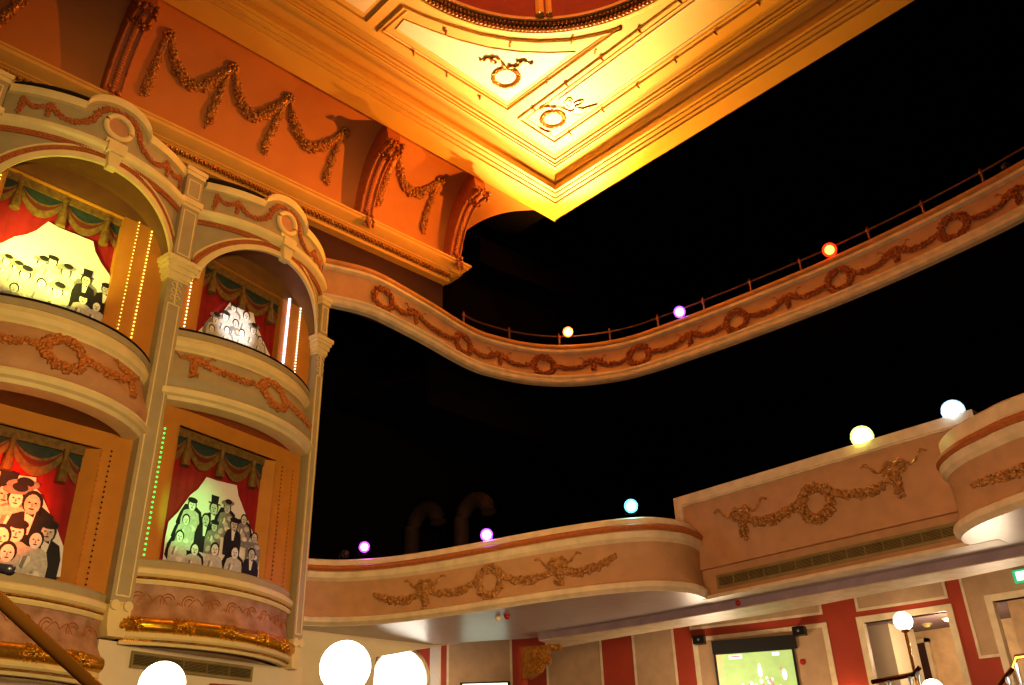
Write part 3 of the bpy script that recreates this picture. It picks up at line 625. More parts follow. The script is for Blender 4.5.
def lower_box(P, zr, zs, side, murargs, ledrows):
    P0, P1 = P; wall = Bay(P0, P1, 0, n=2); W = wall.W; zb = zr-.88
    t = empty('theatre_box', wall.lp(W/2, 0, zb), side+' theatre box, with a pink stencilled parapet and a gilded roll below', 'theatre box', 'lower theatre boxes')
    x0, x1, zt = (.32, 1.68, 4.06) if zr > 2.2 else (.34, 1.78, 3.52)
    mb = MB()
    for a, b, c, d in ((0, x0, zr-.3, zs), (x1+.14, W, zr-.3, zs), (x0, x1+.14, zt, zs)):
        mb.prism([wall.lp(a, 0, c), wall.lp(b, 0, c), wall.lp(b, 0, d), wall.lp(a, 0, d)], wall.nn*-.04)
    mb.build('inner_wall', 'orange_wall', t)
    mb = MB()
    mb.prism([wall.lp(x1+.14, 0, zr-.3), wall.lp(x1, -.12, zr-.3), wall.lp(x1, -.12, zt), wall.lp(x1+.14, 0, zt)], wall.ex*.01)
    mb.prism([wall.lp(x0-.01, 0, zr-.3), wall.lp(x0+.02, -.1, zr-.3), wall.lp(x0+.02, -.1, zt), wall.lp(x0-.01, 0, zt)], wall.ex*-.01)
    mb.prism([wall.lp(x0, 0, zt), wall.lp(x1+.14, 0, zt), wall.lp(x1, -.12, zt), wall.lp(x0, -.12, zt)], V((0, 0, .01)))
    mb.build('reveal', 'orange_wall', t)
    mural(t, wall, x0, x1, zr-.3, zt, zt-.42, *murargs, side)
    bay = Bay(P0, P1, .34)
    sw_ = lambda pr, k, nm: (lambda mb: (bay.sweep(mb, pr, closed=True), mb.build(nm, k, t, smooth=35)))(MB())
    sw_([(-.15, zr-.01), (-.15, zr), (.0, zr), (.02, zr-.02), (.02, zr-.1), (-.15, zr-.1)], 'grey_plaster', 'ledge')
    sw_([(-.1, zr-.1), (.045, zr-.1), (.06, zr-.115), (.06, zr-.165), (.03, zr-.19), (-.1, zr-.19)], 'cream', 'cornice')
    mb = MB(); bay.sweep(mb, [(-.1, zr-.19), (.03, zr-.19), (.035, zr-.21), (-.1, zr-.22)], closed=True)
    for i in range(110): mb.ball(bay.pos(bay.L*(i+.5)/110, zr-.203, .034), .012)
    mb.build('bead_course', 'gold', t, smooth=True)
    sw_([(-.1, zr-.22), (.035, zr-.22), (.045, zr-.24), (.03, zr-.27), (-.1, zr-.27)], 'cream', 'necking')
    sw_([(-.1, zr-.27), (.01, zr-.27), (-.005, zr-.34), (.0, zr-.44), (.03, zr-.54), (.08, zr-.62), (-.1, zr-.62)], 'fascia_stencil', 'parapet_front')
    # stencilled scrollwork on the parapet
    mb = MB(); rnd = random.Random(8)
    for i in range(9):
        u = bay.L*(i+.5)/9; f = 1 if i % 2 else -1
        for rr, ww in ((.075, .006), (.045, .005)):
            mb.tube([bay.pos(u+f*.02+rr*math.cos(a), zr-.43+rr*1.1*math.sin(a), .004) for a in [f*(.4+5*q/14) for q in range(15)]], ww, n=4)
        mb.tube([bay.pos(u+(q/8-.5)*.26, zr-.43+f*.06*math.sin(q/8*2*PI), .004) for q in range(9)], .005, n=4)
    mb.build('scroll_stencil', 'terracotta', t)
    mb = MB(); zc_ = zr-.69
    nU = 150; rows = []
    for i in range(nU+1):
        u = bay.L*i/nU; ph = (u*2.05) % 1
        r = .062+(.012*math.sin(i*2.6) if ph < .38 else .004*math.sin(i*3.1))
        rows.append([bay.pos(u, zc_+r*1.25*math.sin(a), .07+r*math.cos(a)) for a in [2*PI*j/12 for j in range(12)]])
    mb.grid(rows, cv=True)
    u = .2
    for i in range(int(bay.L*2.05)+1):
        uc = (i+.19)/2.05
        if uc > bay.L-.05: break
        foliage(mb, lambda a, b, w: bay.pos(a, b, w+.12), [(uc-.09, zc_-.03), (uc, zc_+.03), (uc+.09, zc_-.03)], .03, .03, seed=i, br=.02)
    mb.build('gilded_roll', 'bright_gold', t, smooth=True)
    sw_([(-.1, zr-.76), (.08, zr-.76), (.09, zr-.78), (.1, zr-.81), (.08, zr-.83), (-.1, zr-.83)], 'cream', 'base_moulding')
    mb = MB(); bay.sweep(mb, [(-.1, zr-.83), (.06, zr-.83), (.06, zr-.85), (-.1, zr-.85)], closed=True)
    for i in range(110): mb.ball(bay.pos(bay.L*(i+.5)/110, zr-.84, .062), .012)
    mb.build('bead_base', 'gold', t, smooth=True)
    sw_([(-.1, zr-.85), (.05, zr-.85), (.04, zr-.88), (-.1, zr-.88)], 'cream', 'base_fillet')
    mb = MB(); n = 28; mb.grid([[bay.pos(bay.L*i/n, zb, -.02), wall.lp(W*i/n, -.02, zb)] for i in range(n+1)]); mb.build('soffit', 'white_plaster', t)
    for args in ledrows: bulbs(wall, *args)
    return t, wall
T6 = lambda x, y: (x/6.02, 210+y/6.02); T7 = lambda x, y: (170+x/6.02, 250+y/6.02); Z3 = lambda x, y: (x/3.012, 458+y/3.012); T9 = lambda x, y: (x/4.9, 450+y/4.9)
fUL = [('wB', 8, 260, .06), ('wB', 18, 267, .065)]+[(k, *T6(x, y), s_) for k, x, y, s_ in (('wB', 260, 320, .075), ('wC', 325, 305, .07), ('wB', 405, 370, .075), ('dH', 525, 420, .08), ('dC', 645, 475, .075), ('wB', 155, 385, .08), ('w', 255, 440, .07), ('m', 90, 465, .065), ('wB', 350, 490, .085), ('wC', 505, 535, .075), ('w', 585, 580, .07))]
bUL = [(-18, 262), (0, 243), (16.6, 235), (28, 233), (38, 229), (50, 220), (60, 226), (78, 233), (95, 240), (97, 250), (103, 262), (111, 273), (115, 285), (117, 293), (108, 345), (60, 330), (-18, 320)]
fUR = [(k, *T7(x, y), s_) for k, x, y, s_ in (('wC', 395, 345, .07), ('wB', 285, 415, .075), ('wC', 345, 395, .075), ('w', 470, 395, .08), ('m', 405, 440, .07), ('wB', 510, 480, .075), ('w', 440, 500, .07), ('w', 260, 470, .06), ('w', 550, 540, .06), ('w', 350, 480, .06))]
bUR = [T7(*q) for q in ((185, 480), (240, 432), (262, 398), (330, 372), (375, 310), (440, 352), (515, 375), (528, 440), (560, 510), (600, 600), (640, 680), (120, 560))]
fLR = [(k, *Z3(x, y), s_) for k, x, y, s_ in (('wC', 585, 140, .08), ('dH', 650, 150, .085), ('mB', 690, 150, .075), ('d', 625, 185, .08), ('m', 740, 185, .07), ('dC', 710, 200, .08), ('w', 565, 185, .07), ('mC', 650, 205, .07), ('w', 545, 235, .075), ('m', 770, 240, .07), ('w', 590, 275, .08), ('w', 650, 275, .085), ('w', 710, 285, .085), ('d', 760, 290, .08))]
bLR = [Z3(*q) for q in ((495, 330), (505, 240), (515, 190), (545, 160), (580, 110), (605, 90), (630, 55), (660, 66), (720, 80), (725, 110), (740, 150), (765, 215), (790, 270), (783, 400), (495, 360))]
fLL = [(k, *T9(x, y), s_) for k, x, y, s_ in (('dH', 30, 215, .13), ('mB', 110, 215, .12), ('wB', 85, 235, .11), ('d', 165, 260, .13), ('dC', 240, 400, .11), ('wC', 85, 400, .12), ('w', 10, 420, .12), ('w', 180, 440, .10), ('w', 40, 500, .11))]
bLL = [T9(*q) for q in ((-120, 60), (0, 98), (60, 110), (120, 122), (187, 130), (182, 180), (210, 210), (250, 300), (280, 360), (320, 470), (305, 620), (-120, 560))]
tUR, wUR = upper_box(RP, 5.2, 'upper right', (bUR, fUR), (
    (.15, 5.25, 6.22, 20, 'bulb_warm', 'row of small warm bulbs on the left jamb of the upper right theatre box', .009),
    (1.76, 5.15, 6.45, 30, 'bulb_violet', 'brightest row of bulbs, violet white, right of the curtain in the upper right box', .017),
    (1.98, 5.15, 6.45, 28, 'bulb_white', 'outer row of white bulbs at the right edge of the upper right box', .011)))
tUL, wUL = upper_box(LP, 4.65, 'upper left', (bUL, fUL), (
    (.12, 4.9, 6.2, 28, 'bulb_yellow', 'outer row of yellow bulbs on the left jamb of the upper left box', .010),
    (.27, 4.9, 6.25, 28, 'bulb_yellow', 'inner row of yellow bulbs on the left jamb of the upper left box', .008),
    (1.83, 4.75, 6.42, 34, 'bulb_yellow', 'faint row of yellow bulbs next to the curtain of the upper left box', .008),
    (2.0, 4.75, 6.42, 34, 'bulb_yellow', 'brighter outer row of yellow bulbs at the right of the upper left box', .011)))
tLR, wLR = lower_box(RP, 2.45, 4.3, 'lower right', (bLR, fLR), (
    (.12, 2.5, 3.95, 26, 'bulb_green', 'row of green bulbs left of the curtain in the lower right box', .012),
    (1.93, 2.5, 4.0, 28, 'bulb_dark', 'row of unlit dark bulbs right of the curtain in the lower right box', .009),
    (2.12, 2.5, 4.0, 28, 'bulb_dark', 'outermost row of faint unlit bulbs in the lower right box', .007)))
tLL, wLL = lower_box(LP, 2.04, 3.75, 'lower left', (bLL, fLL), (
    (2.03, 2.1, 3.52, 26, 'bulb_dark', 'row of unlit dark bulbs right of the curtain in the lower left box', .011),
    (1.93, 2.1, 3.50, 26, 'bulb_red', 'row of dim red bulbs beside the curtain of the lower left box', .007)))
# ---------------------------------------------------------------- pilasters
def pilaster(xy, d, w, z0, ztop, label, n_=.10):
    o = V((*xy, 0)); ex = V((*d, 0)).normalized(); nn = V((ex.y, -ex.x, 0)); t = empty('pilaster', (o.x, o.y, z0), label, 'pilaster', 'pilasters between the theatre boxes')
    lp = lambda x, y, z: o+ex*x+nn*y+V((0, 0, z))
    def blk(mb, x0, x1, y0, y1, z0_, z1_): mb.prism([lp(x0, y0, z0_), lp(x1, y0, z0_), lp(x1, y1, z0_), lp(x0, y1, z0_)], (0, 0, z1_-z0_))
    h = w/2; ek = .75 if w < .2 else 1
    mb = MB(); blk(mb, -h, h, -.15, n_, z0+.3, 5.80); mb.build('shaft', 'grey_plaster', t)
    mb = MB()
    for s_ in (-1, 1): blk(mb, s_*h*.62-.008, s_*h*.62+.008, n_, n_+.008, z0+.4, 5.45)
    blk(mb, -h*.62, h*.62, n_, n_+.008, z0+.39, z0+.405); blk(mb, -h*.62, h*.62, n_, n_+.008, 5.44, 5.455)
    blk(mb, -h*.2, h*.2, n_, n_+.003, z0+.4, z0+.41)
    mb.build('panel_moulding', 'cream', t)
    mb = MB(); fp = lambda u, v, w_: lp(u, n_+w_, v)
    for f in (-1, 1):
        for q in range(3):
            c = (f*.035, 5.72-q*.09); mb.tube([fp(c[0]+.028*math.cos(a), c[1]+.032*math.sin(a), .008) for a in [2*PI*j/10 for j in range(9)]], .007, n=5)
    mb.tube([fp(0, 5.77, .008), fp(0, 5.46, .008)], .009, n=5); mb.ball(fp(0, 5.47, .01), .022)
    mb.build('leaf_relief', 'cream', t, smooth=True)
    mb = MB()
    for a, b, e in ((5.80, 5.83, .02), (5.83, 5.9, .035), (5.9, 5.97, .06), (5.97, 6.02, .085), (6.02, 6.08, .11)): blk(mb, -h-e*ek, h+e*ek, -.15, n_+e*ek, a-.03, b-.03)
    mb.build('capital', 'cream', t)
    mb = MB(); blk(mb, -h, h, -.15, n_+.02, 6.08, ztop-.12); mb.build('upper_block', 'grey_plaster', t)
    mb = MB()
    for a, b in ((6.14, min(6.80, ztop-.16)), (7.02, ztop-.18)):
        if b < a: continue
        for s_ in (-1, 1): blk(mb, s_*h*.68-.007, s_*h*.68+.007, n_+.02, n_+.027, a, b)
        blk(mb, -h*.68, h*.68, n_+.02, n_+.027, a, a+.012); blk(mb, -h*.68, h*.68, n_+.02, n_+.027, b-.012, b)
    for a, b, e in ((6.85, 6.9, .01), (6.9, 6.98, .03)) if ztop > 7 else (): blk(mb, -h-e, h+e, -.15, n_+.02+e, a, b)
    for a, b, e in ((ztop-.12, ztop-.06, .015), (ztop-.06, ztop, .03)): blk(mb, -h-e, h+e, -.15, n_+.02+e, a, b)
    mb.build('upper_moulding', 'cream', t)
    mb = MB()
    # lobed foot
    mb.prism([lp(x, -.1, z0+z) for x, z in ((-h, .34), (-h, .2), (-h*.9, .08), (-h*.7, .0), (h*.7, .0), (h*.9, .08), (h, .2), (h, .34))], nn*(n_+.10))
    for s_ in (-1, 1): mb.tube([lp(s_*h*.6, n_-.06, z0+.30), lp(s_*h*.6, n_+.03, z0+.30)], .05, n=12)
    mb.build('foot', 'cream', t, smooth=30)
    return t
pilaster((3.50, 9.41), (1, .15), .24, 1.62, 7.46, 'tall cream and grey pilaster between the left and right theatre boxes')
pilaster((5.89, 9.965), (1, .236), .15, 1.55, 6.72, 'tall cream pilaster at the right end of the theatre boxes beside the dark hall')
pilaster((1.05, 9.23), (1, .05), .3, 1.62, 7.46, 'grey pilaster cut off at the left edge, left of the upper left theatre box')
# wall below the lower boxes, with air grille
mb = MB(); wR = Bay(*RP, 0, n=2); wL = Bay(*LP, 0, n=2)
mb.prism([wR.lp(-.2, -.02, .6), wR.lp(2.6, -.02, .6), wR.lp(2.6, -.02, 1.60), wR.lp(-.2, -.02, 1.60)], wR.nn*-.1); mb.build('wall_under_boxes', 'white_plaster', **S)
mb = MB(); mb.prism([wL.lp(-.8, -.02, .6), wL.lp(2.35, -.02, .6), wL.lp(2.35, -.02, 1.3), wL.lp(-.8, -.02, 1.3)], wL.nn*-.1); mb.build('wall_under_left_box', 'white_plaster', **S)
def grille(path, q, name, label, nv=34, w=.01, bars=5):
    (ua, za), (ub, zb_), (uc, zc_) = path.px(*q[0]), path.px(*q[1]), path.px(*q[2])
    z1, z0 = (za+zb_)/2, zc_; t = empty(name, path.pos((ua+ub)/2, z0, w), label, 'air vent')
    f = .03
    mb = MB(); n = 8
    for a, b, c, d in ((ua-f, ub+f, z1, z1+f), (ua-f, ub+f, z0-f, z0), (ua-f, ua, z0, z1), (ub, ub+f, z0, z1)):
        mb.grid([[path.pos(a+(b-a)*i/n, c, w+.012), path.pos(a+(b-a)*i/n, d, w+.012), path.pos(a+(b-a)*i/n, d, w), path.pos(a+(b-a)*i/n, c, w)] for i in range(n+1)], cv=True)
    mb.build('frame', 'grille', t)
    mb = MB(); mb.grid([[path.pos(ua+(ub-ua)*i/n, z0, w+.001), path.pos(ua+(ub-ua)*i/n, z1, w+.001)] for i in range(n+1)]); mb.build('backing', 'black', t)
    mb = MB()
    for i in range(7):
        z = z0+(z1-z0)*(i+.5)/7; mb.tube([path.pos(ua+(ub-ua)*j/n, z, w+.006) for j in range(n+1)], .0045, n=4)
    for i in range(1, bars): u = ua+(ub-ua)*i/bars; mb.tube([path.pos(u, z0, w+.008), path.pos(u, z1, w+.008)], .007, n=4)
    mb.build('louvres', 'grille', t)
    return t
grille(Path([(wR.P0.x, wR.P0.y), (wR.P1.x, wR.P1.y)]), [(133, 659), (251, 665), (251, 679)], 'air_vent', 'short brass-coloured air vent in the wall below the lower right theatre box', bars=5, w=.0)
# dark red strip on the wall near the globe
mb = MB(); yq = at_y(284, 672, 9.9)
mb.prism([wR.lp(1.2, .0, .75), wR.lp(2.6, .0, .75), wR.lp(2.6, .0, 1.36), wR.lp(1.2, .0, 1.30)], wR.nn*.01); mb.build('trim_2', 'red_wall', **S)
# ================================================================ UPPER BALCONY
ub = Path(smooth_path([(5.9, 10.0), (6.2, 9.90), (6.5, 9.82), (6.8, 9.80), (7.22, 9.85), (8.03, 9.98), (8.6, 10.1), (9.1, 10.17), (9.5, 10.15), (10.2, 9.96), (10.8, 9.58), (11.25, 9.0), (11.5, 8.35), (11.66, 7.2), (11.75, 6.2), (11.82, 4.9), (11.79, 3.65), (11.68, 2.5), (11.58, 1.9), (11.35, 0.5), (11.0, -1.5)], 6))
tb = empty('upper_balcony', (11, 9, 6.7), 'upper balcony front sweeping in a long curve across the dark hall, cream with gilded wreaths', 'balcony front')
mb = MB(); ub.sweep(mb, [(-.3, 7.5), (-.02, 7.5), (.02, 7.49), (.04, 7.46), (.04, 7.43), (-.0, 7.40), (-.3, 7.40)], closed=True); mb.build('ledge', 'ledge_tan', tb, smooth=35)
mb = MB(); ub.sweep(mb, [(-.1, 7.40), (.01, 7.40), (.05, 7.37), (.05, 7.33), (.0, 7.30), (-.1, 7.30)], closed=True); mb.build('top_moulding', 'cream_low', tb, smooth=35)
fpr = [(-.01, 7.30), (-.03, 7.24), (-.035, 7.12), (-.03, 7.0), (-.01, 6.9), (.01, 6.86)]
mb = MB(); ub.sweep(mb, fpr+[(-.12, 6.86), (-.12, 7.3)], closed=True); ubf = mb.build('front_panel', 'pink_plaster', tb, smooth=35)
mb = MB(); ub.sweep(mb, [(-.1, 6.87), (.02, 6.87), (.05, 6.85), (.055, 6.82), (.03, 6.79), (.045, 6.77), (.04, 6.73), (.0, 6.70), (-.1, 6.70)], closed=True); mb.build('base_moulding', 'cream_low', tb, smooth=35)
us = ub.px(441, 310)[0] if False else None
# deck behind
k0 = next(u for u, p in zip(ub.l, ub.p) if p.x > 8.8)
mb = MB(); ub.sweep(mb, [(-.1, 6.72), (-.1, 6.8), (-3.2, 7.2), (-3.2, 6.9)], closed=True, u0=k0); mb.build('deck', 'hall', tb)
wr_px = [(384, 300), (463.5, 346), (544, 368), (639, 357), (737, 324), (840, 283), (954, 230)]
bw_px = [(416, 321), (500, 362), (593, 364), (690, 343), (788, 304), (896, 259), (1015, 195)]
wu = [ub.px(*q)[0] for q in wr_px]; bu = [ub.px(*q)[0] for q in bw_px]
pu = lambda u, v, w: ub.pos(u, v, w-.02)
for i, u in enumerate(wu):
    mb = MB(); foliage(mb, pu, ring((u, 7.07), .19, ry=.17), .055, .055, br=.026, dens=1.4, seed=i); mb.build('wreath', 'gold_red', ubf, smooth=True)
for i, u in enumerate(bu):
    mb = MB(); rosette(mb, pu, (u, 7.13), .06); foliage(mb, pu, [(u, 7.12), (u+.01, 6.95)], .045, .05, seed=i, br=.024); foliage(mb, pu, [(u-.18, 7.12), (u, 7.16), (u+.18, 7.12)], .035, seed=i, br=.022)
    for f in (-1, 1): ribbon(mb, pu, (u, 7.14), .17, f)
    mb.build('bow', 'gold_red', ubf, smooth=True)
alls = sorted([(u, 1) for u in wu]+[(u, 0) for u in bu])
for i, (a, b) in enumerate(zip(alls, alls[1:])):
    u0 = a[0]+(.15 if a[1] else .05); u1 = b[0]-(.15 if b[1] else .05)
    mb = MB(); foliage(mb, pu, catenary((u0, 7.12), (u1, 7.12), .10), .048, seed=50+i, br=.022, ends=.5); mb.build('garland', 'gold_red', ubf, smooth=True)
# railing
ra = empty('brass_railing', (11.5, 8, 7.5), 'thin copper coloured railing with small posts along the upper balcony ledge', 'railing')
pz = [(467, 324), (511.5, 339), (560, 344), (609.5, 340), (656.5, 326), (702, 308), (749, 290), (799, 269), (867.6, 239), (921.6, 212), (981, 180), (1040, 146)]
pu_ = []
for q in pz: pu_.append(ub.px(*q)[0])
zr_ = 7.72
mb = MB(); n = 90; mb.tube([ub.pos(pu_[0]+(pu_[-1]-pu_[0])*i/n, zr_, -.08) for i in range(n+1)], .016, n=6); mb.build('rail', 'rail', ra, smooth=True)
for u in pu_:
    mb = MB(); p = ub.pos(u, 7.5, -.08); mb.tube([p, p+V((0, 0, .03)), p+V((0, 0, .04)), p+V((0, 0, .17)), p+V((0, 0, .19)), p+V((0, 0, .235)), p+V((0, 0, .25)), p+V((0, 0, .29))], [.035, .035, .018, .018, .032, .032, .022, .01], n=8); mb.build('post', 'rail', ra, smooth=30)
# ================================================================ LOWER BALCONY
lb = Path(smooth_path([(5.98, 10.08), (6.25, 9.97), (6.5, 9.80), (6.8, 9.42), (7.02, 8.95), (7.22, 8.35), (7.42, 7.6), (7.62, 6.95), (7.85, 6.42), (8.1, 6.08), (8.45, 5.92), (8.75, 5.92), (9.02, 6.0)], 6))
t1 = empty('lower_balcony', (8, 7.5, 2.1), 'bulging lower balcony front right of the theatre boxes, cream and beige with one gilded wreath', 'balcony front', 'bulging lower balcony fronts')
rb = Path(smooth_path([(9.02, 2.96), (8.8, 2.96), (8.55, 2.86), (8.3, 2.62), (8.12, 2.3), (8.0, 2.0), (7.92, 1.3), (7.9, .6), (7.9, -.6), (7.9, -2.5)], 6))
t3 = empty('lower_balcony', (8, 1, 2.1), 'bulging lower balcony front cut off by the right edge of the photo', 'balcony front', 'bulging lower balcony fronts')
FR = {}
for t, path, zl in ((t1, lb, 2.95), (t3, rb, 3.03)):
    mb = MB(); path.sweep(mb, [(-.25, zl), (-.04, zl), (-.02, zl-.02), (-.02, 2.86), (-.25, 2.86)], closed=True); mb.build('ledge', 'cream_low', t, smooth=35)
    mb = MB(); path.sweep(mb, [(-.1, 2.86), (.015, 2.86), (.045, 2.84), (.05, 2.81), (.02, 2.785), (-.1, 2.78)], closed=True); mb.build('copper_roll', 'terracotta', t, smooth=35)
    mb = MB(); path.sweep(mb, [(-.1, 2.785), (.01, 2.785), (.03, 2.77), (.02, 2.70), (-.02, 2.66), (-.1, 2.66)], closed=True); mb.build('top_moulding', 'cream_low', t, smooth=35)
    mb = MB(); path.sweep(mb, [(-.1, 2.66), (-.02, 2.66), (-.03, 2.58), (-.035, 2.46), (-.03, 2.34), (-.01, 2.22), (-.1, 2.22)], closed=True); fpo = mb.build('front_panel', 'pink_plaster', t, smooth=35); FR[t.name] = fpo
    mb = MB(); path.sweep(mb, [(-.1, 2.22), (.0, 2.22), (.04, 2.2), (.05, 2.17), (.045, 2.14), (.02, 2.12), (.0, 2.1), (-.1, 2.1)], closed=True); mb.build('base_moulding', 'cream_low', t, smooth=35)
pl = lambda u, v, w: lb.pos(u, v, w-.03)
uw = lb.px(489, 582)[0]; ul = lb.px(424, 583)[0]; ur = lb.px(557, 568)[0]; ue0 = lb.px(374, 588)[0]; ue1 = lb.px(615, 551)[0]
def bow_part(t, pos, c, k, s_=.2, seed=0):
    mb = MB(); rosette(mb, pos, c, .06); foliage(mb, pos, [(c[0], c[1]), (c[0]+.01, c[1]-.22)], .045, .06, seed=seed, br=.026); foliage(mb, pos, [(c[0]-.12, c[1]+.02), (c[0]+.12, c[1]+.02)], .045, seed=seed+9, br=.022)
    for f in (-1, 1): ribbon(mb, pos, (c[0], c[1]+.04), s_, f, r=.015)
    mb.build('bow', k, FR[t.name], smooth=True)
mb = MB(); foliage(mb, pl, ring((uw, 2.43), .165, ry=.165), .05, .05, br=.027, dens=1.4, seed=2); mb.build('wreath', 'gold_dark', FR[t1.name], smooth=True)
bow_part(t1, pl, (ul, 2.47), 'gold_dark', seed=1); bow_part(t1, pl, (ur, 2.47), 'gold_dark', seed=2)
mb = MB()
for a, b, s_ in (((ul+.04, 2.45), (uw-.15, 2.5), .10), ((uw+.15, 2.5), (ur-.04, 2.45), .10), ((ue0, 2.47), (ul-.04, 2.42), .08), ((ur+.04, 2.42), (ue1, 2.52), .08)):
    foliage(mb, pl, catenary(a, b, s_), .055, seed=int(a[0]*10), br=.024, ends=.4)
mb.build('garland', 'gold_dark', FR[t1.name], smooth=True)
pr = lambda u, v, w: rb.pos(u, v, w-.03)
mb = MB(); u0 = rb.px(984, 458)[0]; foliage(mb, pr, [(u0-.25, 2.44), (u0, 2.42), (u0+.25, 2.38), (u0+.6, 2.44), (u0+1.1, 2.5)], .045, seed=4, br=.026, ends=.3); mb.build('garland', 'gold_dark', FR[t3.name], smooth=True)
# flat section
t2 = empty('flat_balcony_front', (9, 4.6, 2.1), 'flat beige balcony panel with gilded wreath, between the two bulging balcony fronts', 'balcony front')
fp_ = Path([(9.0, 6.24), (9.0, 2.62)])
mb = MB(); mb.box((9.0, 2.6, 2.46), (9.2, 6.24, 3.36)); FR[t2.name] = mb.build('front_panel', 'pink_plaster', t2)
mb = MB(); mb.box((8.96, 2.6, 3.27), (9.25, 6.28, 3.38)); mb.box((8.96, 6.17, 2.9), (9.25, 6.28, 3.27)); mb.box((8.975, 2.6, 3.25), (9.0, 6.17, 3.27)); mb.build('top_moulding', 'cream_low', t2)
mb = MB(); mb.box((9.06, 2.7, 2.12), (9.2, 6.1, 2.46)); mb.box((8.99, 2.7, 2.44), (9.06, 6.1, 2.47)); mb.build('vent_recess', 'pink_plaster', t2)
mb = MB(); mb.box((8.97, 2.7, 2.09), (9.2, 6.05, 2.13)); mb.build('base_moulding', 'cream_low', t2)
vp = Path([(9.05, 5.84), (9.05, 3.0)])
g = grille(vp, [(718.5, 576), (962, 526), (719, 586.5)], 'air_vent', 'long slim louvred air vent below the flat balcony panel', bars=14, w=.0)
pf = lambda u, v, w: fp_.pos(u, v, w)
uw = fp_.px(818, 509); ul = fp_.px(741, 513); ur = fp_.px(897, 478)
mb = MB(); foliage(mb, pf, ring((uw[0], 2.87), .17, ry=.18), .055, .055, br=.028, dens=1.4, seed=6); mb.build('wreath', 'gold_dark', FR[t2.name], smooth=True)
bow_part(t2, pf, (ul[0], 2.93), 'gold_dark', .24, 3); bow_part(t2, pf, (ur[0], 2.97), 'gold_dark', .24, 4)
mb = MB()
for a, b in (((ul[0]+.04, 2.90), (uw[0]-.17, 2.95)), ((uw[0]+.17, 2.97), (ur[0]-.04, 2.93))): foliage(mb, pf, catenary(a, b, .11), .06, seed=int(a[0]*9), br=.026, ends=.5)
mb.build('garland', 'gold_dark', FR[t2.name], smooth=True)
# soffit under the balcony
q = [at_z(x, y, 2.1) for x, y in ((470, 641.5), (485, 640.5), (513, 637))]
poly = [V((p.x, p.y, 2.1)) for p in lb.p]+[V((9.02, 3.0, 2.1))]+[V((p.x, p.y, 2.1)) for p in rb.p]+[V((9.45, -2.5, 2.1)), V((9.45, 2.5, 2.1)), V((9.40, 5.0, 2.1)), V((9.3, 7.4, 2.1)), V((9.25, 8.6, 2.1)), V((9.15, 9.1, 2.1)), q[1], V((8.3, 10.3, 2.1)), V((6.0, 10.3, 2.1))]
mb = MB(); mb.prism([p-V((0, 0, .006)) for p in poly], (0, 0, .04)); mb.build('ceiling_under_balcony', 'soffit', **S)
mb = MB(); mb.prism([(p.x, p.y, 2.2) for p in poly], (0, 0, .5)) if False else None
# beam behind, carried by the gilded corbel
fr = [(9.45, -2.5), (9.45, 2.5), (9.42, 4.2), (9.36, 5.6), (9.25, 7.2), (9.12, 8.1), (8.98, 8.75)]
bk = [at_z(*p, 2.02) for p in ((1060, 555), (1024, 563), (958, 577), (890, 589), (825, 602), (760, 613.5), (660, 629), (600, 639), (562, 646))]
poly = [V((*p, 2.0)) for p in fr]+[V((9.45, 8.9, 2.0))]+[V((p.x, p.y, 2.0)) for p in bk[::-1]]+[V((9.95, -2.5, 2.0))]
mb = MB(); mb.prism(poly, (0, 0, .4)); mb.build('trim_3', 'cream_low', **S)
mb = MB(); mb.grid([[V((p[0]-.012, p[1], 2.008)), V((p[0]-.012, p[1], 2.1))] for p in fr]); mb.build('trim_4', 'beam_shade', **S)  # front of the beam, its shade put into the colour
# wall continuing below the soffit beside the tower
ww = lambda x, y: at_y(x, y, 10.28)
mb = MB(); mb.prism([V((6.0, 10.28, 2.1)), ww(470, 641.0), ww(427, 648), ww(376, 657), ww(372, 700), ww(290, 700)], (0, .12, 0)); mb.build('wall_side_lower', 'white_plaster', **S)
# ================================================================ BACK WALL UNDER THE BALCONY (concave)
CW = (-.4, 3.6); RW = 13.
bw = Path([(CW[0]+RW*math.cos(a), CW[1]+RW*math.sin(a)) for a in [math.radians(44-i*1.) for i in range(76)]])
ZT = 2.75
def strip(mb, u0, u1, z0, z1, w=0, th=.0, k=None, n=None):
    n = n or max(1, int(abs(u1-u0)/.3))
    if th: mb.grid([[bw.pos(u0+(u1-u0)*i/n, z0, w), bw.pos(u0+(u1-u0)*i/n, z0, w+th), bw.pos(u0+(u1-u0)*i/n, z1, w+th), bw.pos(u0+(u1-u0)*i/n, z1, w)] for i in range(n+1)], k, cv=True); mb.add([bw.pos(u0, z0, w), bw.pos(u0, z0, w+th), bw.pos(u0, z1, w+th), bw.pos(u0, z1, w)], [(0, 1, 2, 3)], k); mb.add([bw.pos(u1, z0, w), bw.pos(u1, z0, w+th), bw.pos(u1, z1, w+th), bw.pos(u1, z1, w)], [(0, 1, 2, 3)], k)
    else: mb.grid([[bw.pos(u0+(u1-u0)*i/n, z0, w), bw.pos(u0+(u1-u0)*i/n, z1, w)] for i in range(n+1)], k)
U = lambda x, y: bw.px(x, y)
d1a, d1z = U(861, 624); d1b = U(949, 610)[0]; d2a, d2z = U(990, 602); d2b = d2a+1.3
d1z = (d1z+U(949, 610)[1])/2; ZB = -1.7
Dn = dict(d1=(d1a, d1b, d1z), d2=(d2a, d2b, d2z))
mb = MB()
for a, b, c, d in ((0, d1a, ZB, ZT), (d1a, d1b, d1z, ZT), (d1b, d2a, ZB, ZT), (d2a, d2b, d2z, ZT), (d2b, bw.L, ZB, ZT)): strip(mb, a, b, c, d, -.12, .12)
mb.build('wall_stalls', 'red_wall', **S)
npan = [0]
